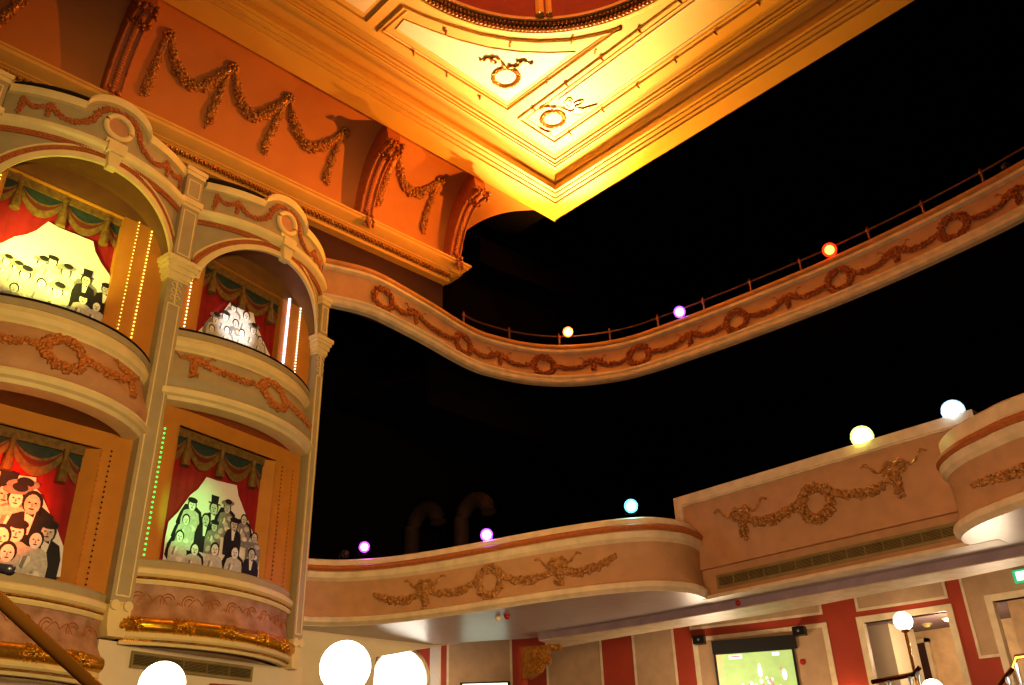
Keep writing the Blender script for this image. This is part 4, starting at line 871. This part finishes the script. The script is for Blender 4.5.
def panel(x0, x1, y0, y1=None, z0=None, z1=None, k='beige_panel', trim=(1, 1, 1, 1), u=None):
    """beige panel with cream edging: pixel columns at the visible top"""
    ua, ub_ = u if u else (U(x0, y0)[0], U(x1, y0)[0]); n1 = npan[0]; npan[0] += 1
    mb = MB(); strip(mb, ua, ub_, z0, z1, .002, .006); o = mb.build('wall_panel', k, kind='structure')
    mb = MB(); e = .035
    l, r, b, t = trim
    if l: strip(mb, ua-e, ua, z0-(e if b else 0), z1+(e if t else 0), .002, .015)
    if r: strip(mb, ub_, ub_+e, z0-(e if b else 0), z1+(e if t else 0), .002, .015)
    if b: strip(mb, ua, ub_, z0-e, z0, .002, .015)
    if t: strip(mb, ua, ub_, z1, z1+e, .002, .015)
    if mb.v: mb.build('trim_%d' % (10+n1), 'cream_low', kind='structure')
panel(430, 439, 655, z0=-1.2, z1=2.72, trim=(0, 1, 0, 0), k='soffit')
panel(449, 510, 655, z0=-1.2, z1=2.72, trim=(1, 1, 0, 0))
panel(548, 600, 655, z0=-1.2, z1=2.72, trim=(1, 1, 0, 0))
panel(634, 672, 640, z0=-1.2, z1=2.72, trim=(1, 1, 0, 0))
ua, za = U(694, 641); ub2, zb2 = U(825, 628); zf = (za+zb2)/2
mb = MB(); strip(mb, ua, ub2, -1.2, zf, .002, .006); mb.build('wall_panel', 'beige_panel', kind='structure')
mb = MB()
e = .075
for a, b, c, d in ((ua-e*.3, ua+e*.7, -1.2, zf), (ub2-e*.5, ub2+e*.5, -1.2, zf), (ua-e*.3, ub2+e*.5, zf, zf+e*.8)): strip(mb, a, b, c, d, .002, .02)
mb.build('trim_5', 'cream_low', **S)
zw = U(821, 612)[1]; panel(0, 0, 0, z0=zw, z1=2.72, trim=(1, 1, 1, 0), u=(U(692, 628)[0], U(820, 612)[0]))
zw = U(900, 603)[1]; panel(0, 0, 0, z0=zw, z1=2.72, trim=(1, 1, 1, 0), u=(U(858, 605)[0], U(945, 595)[0]))
zw = U(988, 655)[1]; panel(0, 0, 0, z0=zw, z1=2.72, trim=(1, 0, 1, 0), u=(U(965, 592)[0], d2a-.0))
mb = MB(); strip(mb, d2a, d2b+1.6, d2z+.05, 2.72, .002, .006); mb.build('wall_panel', 'beige_panel', kind='structure')
for i, (a, b, z) in enumerate(((d1a, d1b, d1z), (d2a, d2b, d2z))):
    mb = MB(); e = .085
    for u0, u1, z0, z1 in ((a-e*.6, a+e*.4, ZB, z+e*.4), (b-e*.4, b+e*.6, ZB, z+e*.4), (a-e*.6, b+e*.6, z, z+e)): strip(mb, u0, u1, z0, z1, -.13, .155)
    mb.build('door_%d' % (i+1), 'cream_low', **S)
# lobby behind the openings
mb = MB(); mb.box((12.62, -1.5, 2.36), (16.2, 8.5, 2.5)); mb.build('ceiling_lobby', 'lobby_ceiling', **S)
mb = MB(); mb.box((15.2, -1.5, -1.7), (15.4, 8.5, 2.5)); mb.box((12.7, 8.2, -1.7), (15.3, 8.4, 2.5)); mb.box((12.75, 3.75, -1.7), (14.4, 3.95, 2.5)); mb.build('wall_lobby', 'lobby_wall', **S)
cl = at_x(885, 640, 14.0)
mb = MB(); mb.box((14., cl.y-.1, -1.7), (14.9, cl.y+.75, 2.5)); mb.build('wall_lobby_pier', 'white_plaster', **S)
dl = at_x(912, 660, 15.2); dr = at_x(930, 656, 15.2); dt = at_x(912, 645, 15.2).z
dd = empty('inner_door', (15.15, (dl.y+dr.y)/2, -.2), 'dark wooden door at the back of the lobby, seen through the left opening', 'door')
mb = MB(); mb.box((15.12, dr.y, -1.0), (15.2, dl.y, dt)); mb.build('leaf', 'door_wood', dd)
mb = MB()
for a, b, c, d in ((dl.y, dl.y+.06, -1.0, dt+.06), (dr.y-.06, dr.y, -1.0, dt+.06), (dr.y-.06, dl.y+.06, dt, dt+.06)): mb.box((15.1, a, c), (15.2, b, d))
mb.build('door_frame', 'cream_low', dd)
for i, (x, y, X) in enumerate(((885.5, 627, 13.4), (927, 625.5, 14.2), (947.5, 619.5, 13.3))):
    p = at_z(x, y, 2.33)
    t = empty('downlight', p, ('bright', 'dimmer', 'rightmost')[i]+' small round downlight in the lobby ceiling behind the left opening', 'ceiling light', 'lobby downlights')
    mb = MB(); mb.sphere(p, .05, n=8, sc=(1, 1, .6)); mb.build('lamp', 'down_lamp' if i != 1 else 'cream', t, smooth=True)
    mb = MB(); mb.tube([p+V((.07*math.cos(a), .07*math.sin(a), .02)) for a in [2*PI*j/14 for j in range(14)]], .012, n=5, closed=True); mb.build('rim', 'cream', t, smooth=True)
mb = MB(); mb.box((9.6, -3, 2.76), (12.9, 12.5, 2.8)); mb.build('ceiling_stalls', 'soffit', **S)
# ---- screen
A_, B_ = at_z(711, 641, 2.1), at_z(795, 634.5, 2.1); sp = Path([(A_.x, A_.y), (B_.x, B_.y)]); 
t = empty('projection_screen', sp.pos(sp.L/2, .6, 0), 'pull-down projection screen showing a green playing field, on the striped back wall', 'screen')
zc1 = sp.px(750, 651.5)[1]
mb = MB(); mb.prism([sp.pos(0, 2.1, 0), sp.pos(sp.L, 2.1, 0), sp.pos(sp.L, 2.1, -.1), sp.pos(0, 2.1, -.1)], (0, 0, zc1-2.1)); mb.build('housing', 'metal_black', t)
ia, ib = sp.px(717, 665)[0], sp.px(792.5, 655)[0]
mb = MB(); mb.prism([sp.pos(ia-.035, zc1+.02, -.03), sp.pos(ib+.035, zc1+.02, -.03), sp.pos(ib+.035, .55, -.03), sp.pos(ia-.035, .55, -.03)], sp.n[0]*-.01); mb.build('border', 'metal_black', t)
mb = MB(); P3 = lambda u, z, w: sp.pos(ia+(ib-ia)*u, z, -.028+w); zI = zc1-.01
def rect_(u0, u1, z0, z1, w, k): mb.add([P3(u0, z0, w), P3(u1, z0, w), P3(u1, z1, w), P3(u0, z1, w)], [(0, 1, 2, 3)], k)
rect_(0, 1, .6, zI, 0, 'screen_green'); rect_(0, .08, .6, zI, .001, 'screen_edge')
rect_(.17, .34, zI-.075, zI-.02, .002, 'screen_white'); rect_(.2, .32, zI-.05, zI-.03, .003, 'screen_pink'); rect_(.74, .83, zI-.065, zI-.02, .002, 'screen_white')
def dot(u, z, r, k, sz=1):
    mb.add([P3(u+r*math.cos(2*PI*i/10)/(sp.L), z+r*sz*math.sin(2*PI*i/10), .004) for i in range(10)], [tuple(range(10))], k)
rnd = random.Random(5)
for u, y in ((.55, .27), (.86, .33)): dot(u, zI-y, .035, 'screen_white', 2.2); dot(u-.04*(u > .7), zI-y+.09, .02, 'screen_pink' if u > .7 else 'screen_white')
for i in range(46):
    u = rnd.uniform(.3, .86); dot(u, zI-.36-rnd.random()*.3, rnd.uniform(.012, .03), rnd.choice(('screen_white', 'screen_white', 'screen_pink')))
mb.build('picture', None, t)
for i, (x0, y0, x1, y1) in enumerate(((696, 637, 707, 645.5), (796, 628.5, 808, 636))):
    c = U((x0+x1)/2, (y0+y1)/2); t = empty('speaker', bw.pos(c[0], c[1]-.05, .05), 'small black loudspeaker on the %s of the projection screen' % ('upper left', 'upper right')[i], 'speaker', 'loudspeakers beside the screen')
    p, n_ = bw.at(c[0]); ex = V((-n_.y, n_.x, 0)); cc = bw.pos(c[0], c[1], .12)
    mb = MB(); mb.obb(cc, ex*.085, n_*.07, V((0, 0, .06))); mb.build('cabinet', 'metal_black', t)
    mb = MB(); mb.sphere(cc+n_*.072, .02, n=6); mb.build('cone', 'steel', t, smooth=True)
    mb = MB(); mb.obb(bw.pos(c[0], c[1], .03), ex*.02, n_*.03, V((0, 0, .02))); mb.build('mount', 'metal_black', t)
def beacon(p, n_, k, name, label, cat, r=.04):
    t = empty(name, p, label, cat); mb = MB(); mb.tube([p, p+n_*r*.5], r*1.2, n=12); mb.build('base', 'white_plaster' if k != 'alarm_red' else 'alarm_red', t, smooth=30)
    mb = MB(); mb.sphere(p+n_*r*.6, r, n=8); mb.build('dome', k, t, smooth=True)
p, n_ = bw.at(U(803, 662)[0]); beacon(bw.pos(U(803, 662)[0], U(803, 662)[1], .006), n_, 'alarm_red', 'fire_alarm', 'small red alarm on the beige wall right of the projection screen', 'fire alarm', .035)
beacon(V((9.36, at_z(742, 604, 2.06).y, 2.06)), V((-1, 0, 0)), 'alarm_red', 'fire_alarm', 'small red alarm on the shaded beam above the projection screen', 'fire alarm', .035)
beacon(at_z(507, 615, 2.092), V((0, 0, -1)), 'alarm_red', 'fire_alarm', 'small red alarm under the left bulging balcony', 'fire alarm', .035)
beacon(at_z(498, 617, 2.092), V((0, 0, -1)), 'white_plaster', 'smoke_detector', 'small white detector beside the red alarm under the left bulging balcony', 'smoke detector', .03)
beacon(at_z(1003, 552, 2.092), V((0, 0, -1)), 'white_plaster', 'smoke_detector', 'small white detector under the right end of the lower balcony', 'smoke detector', .04)
# exit sign
e0 = U(1017, 578); p, n_ = bw.at(e0[0]+.12); t = empty('exit_sign', bw.pos(e0[0]+.14, e0[1], .06), 'green and white lit exit sign above the right opening', 'sign')
ex = V((-n_.y, n_.x, 0)); c = bw.pos(e0[0]+.14, e0[1], .08)
mb = MB(); mb.obb(c, ex*.15, n_*.02, V((0, 0, .08))); mb.build('case', 'exit_green', t)
mb = MB(); mb.obb(c+n_*.021, ex*.115, n_*.001, V((0, 0, .055))); mb.build('lit_face', 'tv_glow', t)
# tv at the bottom
A_, B_ = at_z(460, 682.5, 1.75), at_z(510, 681, 1.75); tv = Path([(A_.x, A_.y), (B_.x, B_.y)]); t = empty('television', tv.pos(tv.L/2, 1.3, 0), 'lit television with a dark frame, its top edge just in view at the bottom', 'television')
mb = MB(); mb.prism([tv.pos(0, 1.75, 0), tv.pos(tv.L, 1.75, 0), tv.pos(tv.L, 1.3, 0), tv.pos(0, 1.3, 0)], tv.n[0]*-.05); mb.build('case', 'metal_black', t)
mb = MB(); mb.prism([tv.pos(.04, 1.725, .001), tv.pos(tv.L-.04, 1.725, .001), tv.pos(tv.L-.04, 1.33, .001), tv.pos(.04, 1.33, .001)], tv.n[0]*.002); mb.build('picture', 'tv_glow', t)
# corbel + pier
c = at_z(541, 646, 2.0); t = empty('gilded_corbel', c-V((0, 0, .35)), 'ornate gilded corbel under the end of the balcony beam', 'corbel')
ca, cb = at_z(521, 648, 2.0), at_z(561, 645, 2.0); ex = (cb-ca); ex.z = 0; wd = ex.length; ex.normalize(); nn = V((ex.y, -ex.x, 0))
mb = MB(); pts = [(0, 0), (wd, 0), (wd, -.03), (wd*.97, -.055), (wd*.72, -.06), (wd*.66, -.1), (wd*.74, -.16), (wd*.7, -.23), (wd*.55, -.27), (wd*.5, -.33), (wd*.2, -.42), (0, -.42)]
mb.prism([ca+ex*a+V((0, 0, b))+nn*.09 for a, b in pts], nn*-.18); mb.build('body', 'gold', t, smooth=20)
mb = MB(); rnd = random.Random(2)
for i in range(150):
    f = rnd.random(); a, b = pts[5+int(f*4.99)]; b2 = rnd.uniform(-.02, .02)
    mb.ball(ca+ex*(a*rnd.uniform(.4, 1.05))+V((0, 0, b+b2))+nn*(.09+rnd.uniform(-.02, .02)), rnd.uniform(.012, .028))
for f in (0, 1):
    mb.tube([ca+ex*(wd*(.86 if f else .5)+.05*math.cos(a)*(1-a/14))+V((0, 0, -.04-.1*(1-f)+.05*math.sin(a)*(1-a/14)))+nn*.1 for a in [i*.5 for i in range(24)]], .012, n=5)
mb.build('scroll_leaves', 'gold', t, smooth=True)
mb = MB(); mb.prism([ca+ex*-.02+nn*.11, ca+ex*.03+nn*.11, ca+ex*.03+nn*-.2, ca+ex*-.02+nn*-.2], (0, 0, -3.7)); mb.build('wall_pier', 'red_wall', **S)
# ================================================================ LAMPS
def globe(x, y, rpx, label, r=.12):
    D = F*r/rpx*1.07; p = at_d(x, y, D); t = empty('globe_lamp', (p.x, p.y, -1.7), label, 'lamp', 'white globe lamps')
    mb = MB(); mb.sphere(p, r, n=20); g = mb.build('globe', 'globe', t, smooth=True)
    mb = MB(); mb.tube([V((p.x, p.y, z)) for z in (-1.7, -1.66, -1.64, p.z-r-.03, p.z-r-.02, p.z-r+.02)], [.12, .12, .025, .02, .05, .05], n=12); mb.build('post', 'brass', t, smooth=30)
    return p
g1 = globe(345.3, 667, 25, 'largest glowing globe lamp, at the bottom below the right pilaster')
g2 = globe(162, 685, 21, 'glowing globe lamp half cut off at the bottom, under the lower right theatre box')
g3 = globe(903, 621, 8.5, 'small globe lamp on a post in front of the left lobby opening')
g4 = globe(933, 690, 9.5, 'small globe lamp just entering the bottom edge in front of the lobby')
# bright round window, on the far wall left
c = U(399, 679); t = None
mb = MB(); p, n_ = bw.at(c[0]); ex = V((-n_.y, n_.x, 0)); cc = bw.pos(c[0], c[1], .03); rw = .36
cc = at_d(399, 681, 14.3); n_ = V((-cc.x, -cc.y, 0)).normalized(); ex = V((-n_.y, n_.x, 0)); rw = 25.5/F*14.3*.98
mb.prism([cc+ex*rw*math.cos(2*PI*i/40)+V((0, 0, rw*1.12*math.sin(2*PI*i/40))) for i in range(40)], n_*-.02)
wn = mb.build('window_1', 'window_glow', **S)
mb = MB(); mb.tube([cc+n_*.01+ex*(rw+.035)*math.cos(2*PI*i/48)+V((0, 0, (rw+.035)*1.1*math.sin(2*PI*i/48))) for i in range(48)], .03, n=8, closed=True); mb.build('window_frame', 'white_plaster', wn, smooth=True)
# lattice of leading
mb = MB()
for i in (-1, 0, 1): mb.tube([cc+n_*.012+ex*rw*.45*i+V((0, 0, -rw*.95)), cc+n_*.012+ex*rw*.45*i+V((0, 0, rw*.95))], .006, n=4)
# stage spotlights
def spot(p, aim, k, label, r=.055, energy=0, lamp=True):
    aim = V(aim); d = (aim-p).normalized(); t = empty('stage_spotlight', p-V((0, 0, .12)), label, 'spotlight', 'coloured stage spotlights')
    e1 = d.cross(V((0, 0, 1))).normalized(); L_ = .2
    mb = MB(); mb.tube([p-d*L_, p-d*L_*.9, p-d*.06, p-d*.05, p-d*.005], [r*.6, r*.85, r*.9, r*1.15, r*1.15], n=14, cap=True); hs_ = mb.build('housing', 'metal_black', t, smooth=30)
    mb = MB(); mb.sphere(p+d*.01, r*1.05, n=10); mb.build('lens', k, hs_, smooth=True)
    if k.startswith('l_'): mb = MB(); e2 = e1.cross(d); mb.tube([p-d*.0+(e1*math.cos(a)+e2*math.sin(a))*r*1.35 for a in [2*PI*i/18 for i in range(18)]], r*.3, n=6, closed=True); mb.build('lens_rim', k+'_rim', hs_, smooth=True)  # added glowing ring in place of the coloured halo round the lens
    mb = MB(); mb.tube([p-d*.1+e1*r*1.2, p-d*.1+e1*r*1.25-V((0, 0, .1)), p-d*.1-e1*r*1.25-V((0, 0, .1)), p-d*.1-e1*r*1.2], .008, n=5); mb.build('yoke', 'metal_black', t)
    return t
st = (3, 1, 1.)
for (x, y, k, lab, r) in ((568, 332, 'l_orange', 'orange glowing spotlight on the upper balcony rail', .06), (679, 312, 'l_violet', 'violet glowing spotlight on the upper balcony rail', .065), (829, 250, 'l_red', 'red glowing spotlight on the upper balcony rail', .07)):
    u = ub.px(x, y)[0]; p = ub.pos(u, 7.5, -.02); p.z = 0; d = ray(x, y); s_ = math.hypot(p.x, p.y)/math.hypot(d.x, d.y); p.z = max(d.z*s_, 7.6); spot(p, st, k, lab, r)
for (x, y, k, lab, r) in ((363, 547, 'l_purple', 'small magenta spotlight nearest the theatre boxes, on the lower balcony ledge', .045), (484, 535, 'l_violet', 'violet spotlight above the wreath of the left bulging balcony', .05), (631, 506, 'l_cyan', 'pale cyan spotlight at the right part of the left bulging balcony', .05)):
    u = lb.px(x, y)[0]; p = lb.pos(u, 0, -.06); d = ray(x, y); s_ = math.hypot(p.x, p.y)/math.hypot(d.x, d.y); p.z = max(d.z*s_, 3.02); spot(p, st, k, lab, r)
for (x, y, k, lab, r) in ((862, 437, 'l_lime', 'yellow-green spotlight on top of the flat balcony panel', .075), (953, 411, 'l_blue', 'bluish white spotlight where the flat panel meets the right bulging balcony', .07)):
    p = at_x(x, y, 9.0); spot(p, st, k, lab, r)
p = lb.pos(lb.px(345, 551)[0], 3.03, -.06); spot(p, st, 'bulb_dark', 'unlit small spotlight beside the magenta one on the lower balcony ledge', .045)
p = ub.pos(ub.px(1003, 167)[0], 7.6, -.08); spot(p, st, 'bulb_dark', 'unlit spotlight on the upper balcony ledge near the right edge', .05)
# ================================================================ things in the dark hall
def seat(p, d, label):
    t = empty('theatre_chair', p, label, 'chair', 'dark red chairs behind the lower balcony ledge'); d = V(d).normalized(); e = V((-d.y, d.x, 0))
    lp = lambda x, y, z: p+e*x+d*y+V((0, 0, z))
    mb = MB(); rows = []
    for i in range(9):
        a = PI*i/8; rows.append((-.24*math.cos(a), .62+.12*math.sin(a)))
    mb.prism([lp(-.24, 0, .35)]+[lp(x, 0, z) for x, z in rows]+[lp(.24, 0, .35)], d*.1); mb.build('backrest', 'seat_red', t)
    mb = MB(); mb.prism([lp(-.24, -.4, .32), lp(.24, -.4, .32), lp(.24, 0, .32), lp(-.24, 0, .32)], (0, 0, .12)); mb.build('cushion', 'seat_red', t)
    mb = MB()
    for x in (-.27, .27): mb.prism([lp(x-.025, -.35, 0), lp(x+.025, -.35, 0), lp(x+.025, .1, 0), lp(x-.025, .1, 0)], (0, 0, .55))
    mb.build('arm_frames', 'dark', t)
mb = MB(); mb.box((9.3, 5.9, 2.55), (11.5, 10., 2.6)); mb.build('floor_balcony', 'hall', **S)
for i in range(6):
    seat(V((9.7+.02*i, 9.4-.62*i, 2.6)), (1, .2, 0), 'dark red theatre seat in the shadow above the left bulging balcony, between the spotlights')
def duct(q, r, label):
    t = at_x(q[0], q[1], 10.4); mb = MB(); pts = [V((t.x+.0, t.y+r*math.cos(a)*.9, t.z+r*math.sin(a)*.9)) for a in [PI*.95-PI*i/14 for i in range(15)]]
    pts = pts+[V((t.x, pts[-1].y, 2.7))]
    mb.tube(pts, r*.33, n=12); o = mb.build('air_duct', 'brown_dark', smooth=True); o['label'] = label; o['category'] = 'duct'; o['group'] = 'curved ducts in the dark'
duct((425, 530), .45, 'dim brown curved duct bend in the dark above the magenta spotlight'); duct((475, 520), .42, 'dim brown curved duct bend in the dark above the violet spotlight')
# ================================================================ FOREGROUND
P0_, P1_ = at_d(-8, 593, 2.6), at_d(100, 692, 2.75)
t = empty('brass_handrail', (P0_.x, P0_.y, -1.7), 'polished brass handrail crossing the lower left corner', 'handrail')
mb = MB(); dv = (P1_-P0_); mb.tube([P0_-dv*.6, P0_, P1_, P1_+dv*.8], .0165, n=14); mb.build('rail', 'brass_rail', t, smooth=30)
e = P1_+dv*.5; mb = MB(); mb.tube([e, V((e.x, e.y, -1.7))], .014, n=10); mb.build('post', 'brass', t, smooth=30)
mb = MB(); a, b = P0_-V((0, 0, .05)), P1_-V((0, 0, .05)); mb.prism([a-dv*.5, b+dv*.4, V((b.x+dv.x*.4, b.y+dv.y*.4, -1.5)), V((a.x-dv.x*.5, a.y-dv.y*.5, -1.5))], V((.004, .004, 0))); mb.build('glass_panel', 'glass', t)
q0, q1 = at_d(-30, 562, 2.9), at_d(10, 570, 2.8); t = empty('rail_end', (q0.x, q0.y, q0.z), 'end of a second metal rail entering at the left edge', 'handrail')
mb = MB(); mb.tube([q0, q1], .0135, n=12); mb.build('rail', 'steel', t, smooth=30); mb = MB(); mb.sphere(q1, .015, n=8); mb.build('end_cap', 'steel', t, smooth=True)
# distant handrails in front of the lobby
def hrail(pts, label, posts=2):
    t = empty('handrail', (pts[0].x, pts[0].y, -1.7), label, 'handrail', 'brass handrails in front of the lobby'); mb = MB(); mb.tube(pts, .028, n=8); mb.build('rail', 'brass', t, smooth=30)
    for i in range(posts):
        f = (i+.5)/posts*(len(pts)-1); j = min(int(f), len(pts)-2); p = pts[j].lerp(pts[j+1], f-j); mb = MB(); mb.tube([p, p+V((0, 0, -.06)), p+V((0, 0, -.1)), V((p.x, p.y, -1.7))], [.02, .035, .02, .02], n=8); mb.build('post', 'steel', t, smooth=True)
hrail([at_x(872, 682, 11.2), at_x(905, 676, 11.2), at_x(914, 674, 11.2), at_x(920, 667, 11.2)], 'brass handrail in front of the left lobby opening', 3)
hrail([at_x(1000, 684, 11.4), at_x(1014, 667, 11.2), at_x(1016, 657, 11.2), at_x(1040, 654, 11.2)], 'brass handrail in front of the right lobby opening at the right edge', 3)
# ================================================================ LIGHTS
def light(kind, name, loc, energy, col, size=.3, aim=None, spot_size=None, blend=1, size_y=None):
    l = bpy.data.lights.new(name, kind); l.energy = energy; l.color = col; o = bpy.data.objects.new(name, l); COL.objects.link(o); o.location = loc
    if kind == 'AREA':
        l.size = size
        if size_y: l.shape = 'RECTANGLE'; l.size_y = size_y
    else: l.shadow_soft_size = size
    if spot_size: l.spot_size = math.radians(spot_size); l.spot_blend = blend
    if aim is not None: o.rotation_euler = (V(aim)-V(loc)).to_track_quat('-Z', 'Y').to_euler()
    return o
light('SPOT', 'key_coffer', (10.95, 9.5, 7.75), 6500, (1, .42, .04), .06, (7.3, 6.6, 10.3), 130, 1)
light('SPOT', 'key_core', (10.95, 9.45, 7.8), 5500, (1, .76, .40), .06, (7.7, 6.8, 10.3), 58, 1)  # second spot added to whiten the hot centre of the key
light('SPOT', 'cove_red', (10.6, 6.5, 7.6), 1900, (1, .27, .02), .06, (5.6, 9.3, 9.4), 62, 1)
light('SPOT', 'front_fill', (1.0, -2.5, 2.2), 3000, (1, .65, .25), .8, (3.8, 9, 3.6), 54, .6)  # general fill added near the camera, no fitting stands there
light('SPOT', 'balcony_fill', (1.0, 2.0, .8), 880, (1, .58, .29), .6, (8.5, 5.0, 2.6), 72, .8)  # fill added for the lower balcony, without a visible lamp
light('AREA', 'stalls_wash', (3.5, 2.0, -.6), 60, (1, .64, .38), 2.0, (8, 6, 3), size_y=2)
light('POINT', 'rail_fill', (-.1, 1.5, 1.1), 55, (1, .66, .34), .05)  # unseen point light added to brighten the brass handrail
light('POINT', 'lobby_lamp', (13.9, 5.2, 1.9), 45, (1, .78, .5), .1)
light('POINT', 'lobby_lamp', (13.9, 2.6, 1.9), 45, (1, .78, .5), .1)
uq = U(853, 690); light('POINT', 'wall_lamp', bw.pos(uq[0], uq[1]-.12, .16), 5, (1, .62, .3), .04)
light('POINT', 'stalls_lamp', (10.8, 7.2, 1.2), 75, (1, .75, .5), .3)
light('POINT', 'stalls_lamp', (10.9, 3.4, 1.2), 65, (1, .75, .5), .3)
for p, e in ((g1, 26), (g2, 26), (g3, 6)): pass
# lamps inside the boxes
def boxlight(w, x, o, z, ax, az, e, c, size=110, r=.03): light('SPOT', 'box_lamp', w.lp(x, o, z), e, c, r, w.lp(ax, 0, az), size, .8)
boxlight(wUL, .3, .9, 4.95, .85, 5.5, 250, (1, .95, .16), 62); boxlight(wUR, .95, 1.0, 5.45, .95, 5.62, 85, (1, .92, .88), 38)
boxlight(wLL, .8, 1.1, 2.5, .95, 2.7, 420, (1, .10, .015), 60); boxlight(wLR, .3, 1.1, 2.8, .62, 3.05, 70, (.18, 1, .22), 48)
boxlight(wUL, 1.1, .25, 4.9, 1.2, 6.7, 45, (1, .95, .12), 130)
light('POINT', 'dome_fill', (dcx, dcy, HC+.9), 260, (1, .30, .08), .3)  # unseen point light added to warm and brighten the dome interior
light('SPOT', 'violet_glow', (6.8, 9.0, 2.6), 10, (.8, .3, 1), .05, (5.5, 9.7, 2.2), 90, 1)
world = bpy.data.worlds.new('world'); bpy.context.scene.world = world; world.use_nodes = True
world.node_tree.nodes['Background'].inputs[0].default_value = (.05, .03, .02, 1); world.node_tree.nodes['Background'].inputs[1].default_value = .6
# ================================================================ CAMERA
cam = bpy.data.cameras.new('camera'); co = bpy.data.objects.new('camera', cam); COL.objects.link(co)
cam.sensor_fit = 'HORIZONTAL'; cam.sensor_width = 36; cam.lens = F/1024*36; cam.clip_end = 200
from mathutils import Matrix
rx = V((AX[0], AY[0], AZ[0])); ry = V((AX[1], AY[1], AZ[1])); rz = V((AX[2], AY[2], AZ[2]))
co.matrix_world = Matrix((rx, -ry, -rz)).transposed().to_4x4()
sc = bpy.context.scene; sc.camera = co
sc.view_settings.view_transform = 'Standard'; sc.view_settings.look = 'None'; sc.view_settings.gamma = 1; sc.view_settings.use_curve_mapping = False; sc.view_settings.exposure = 0
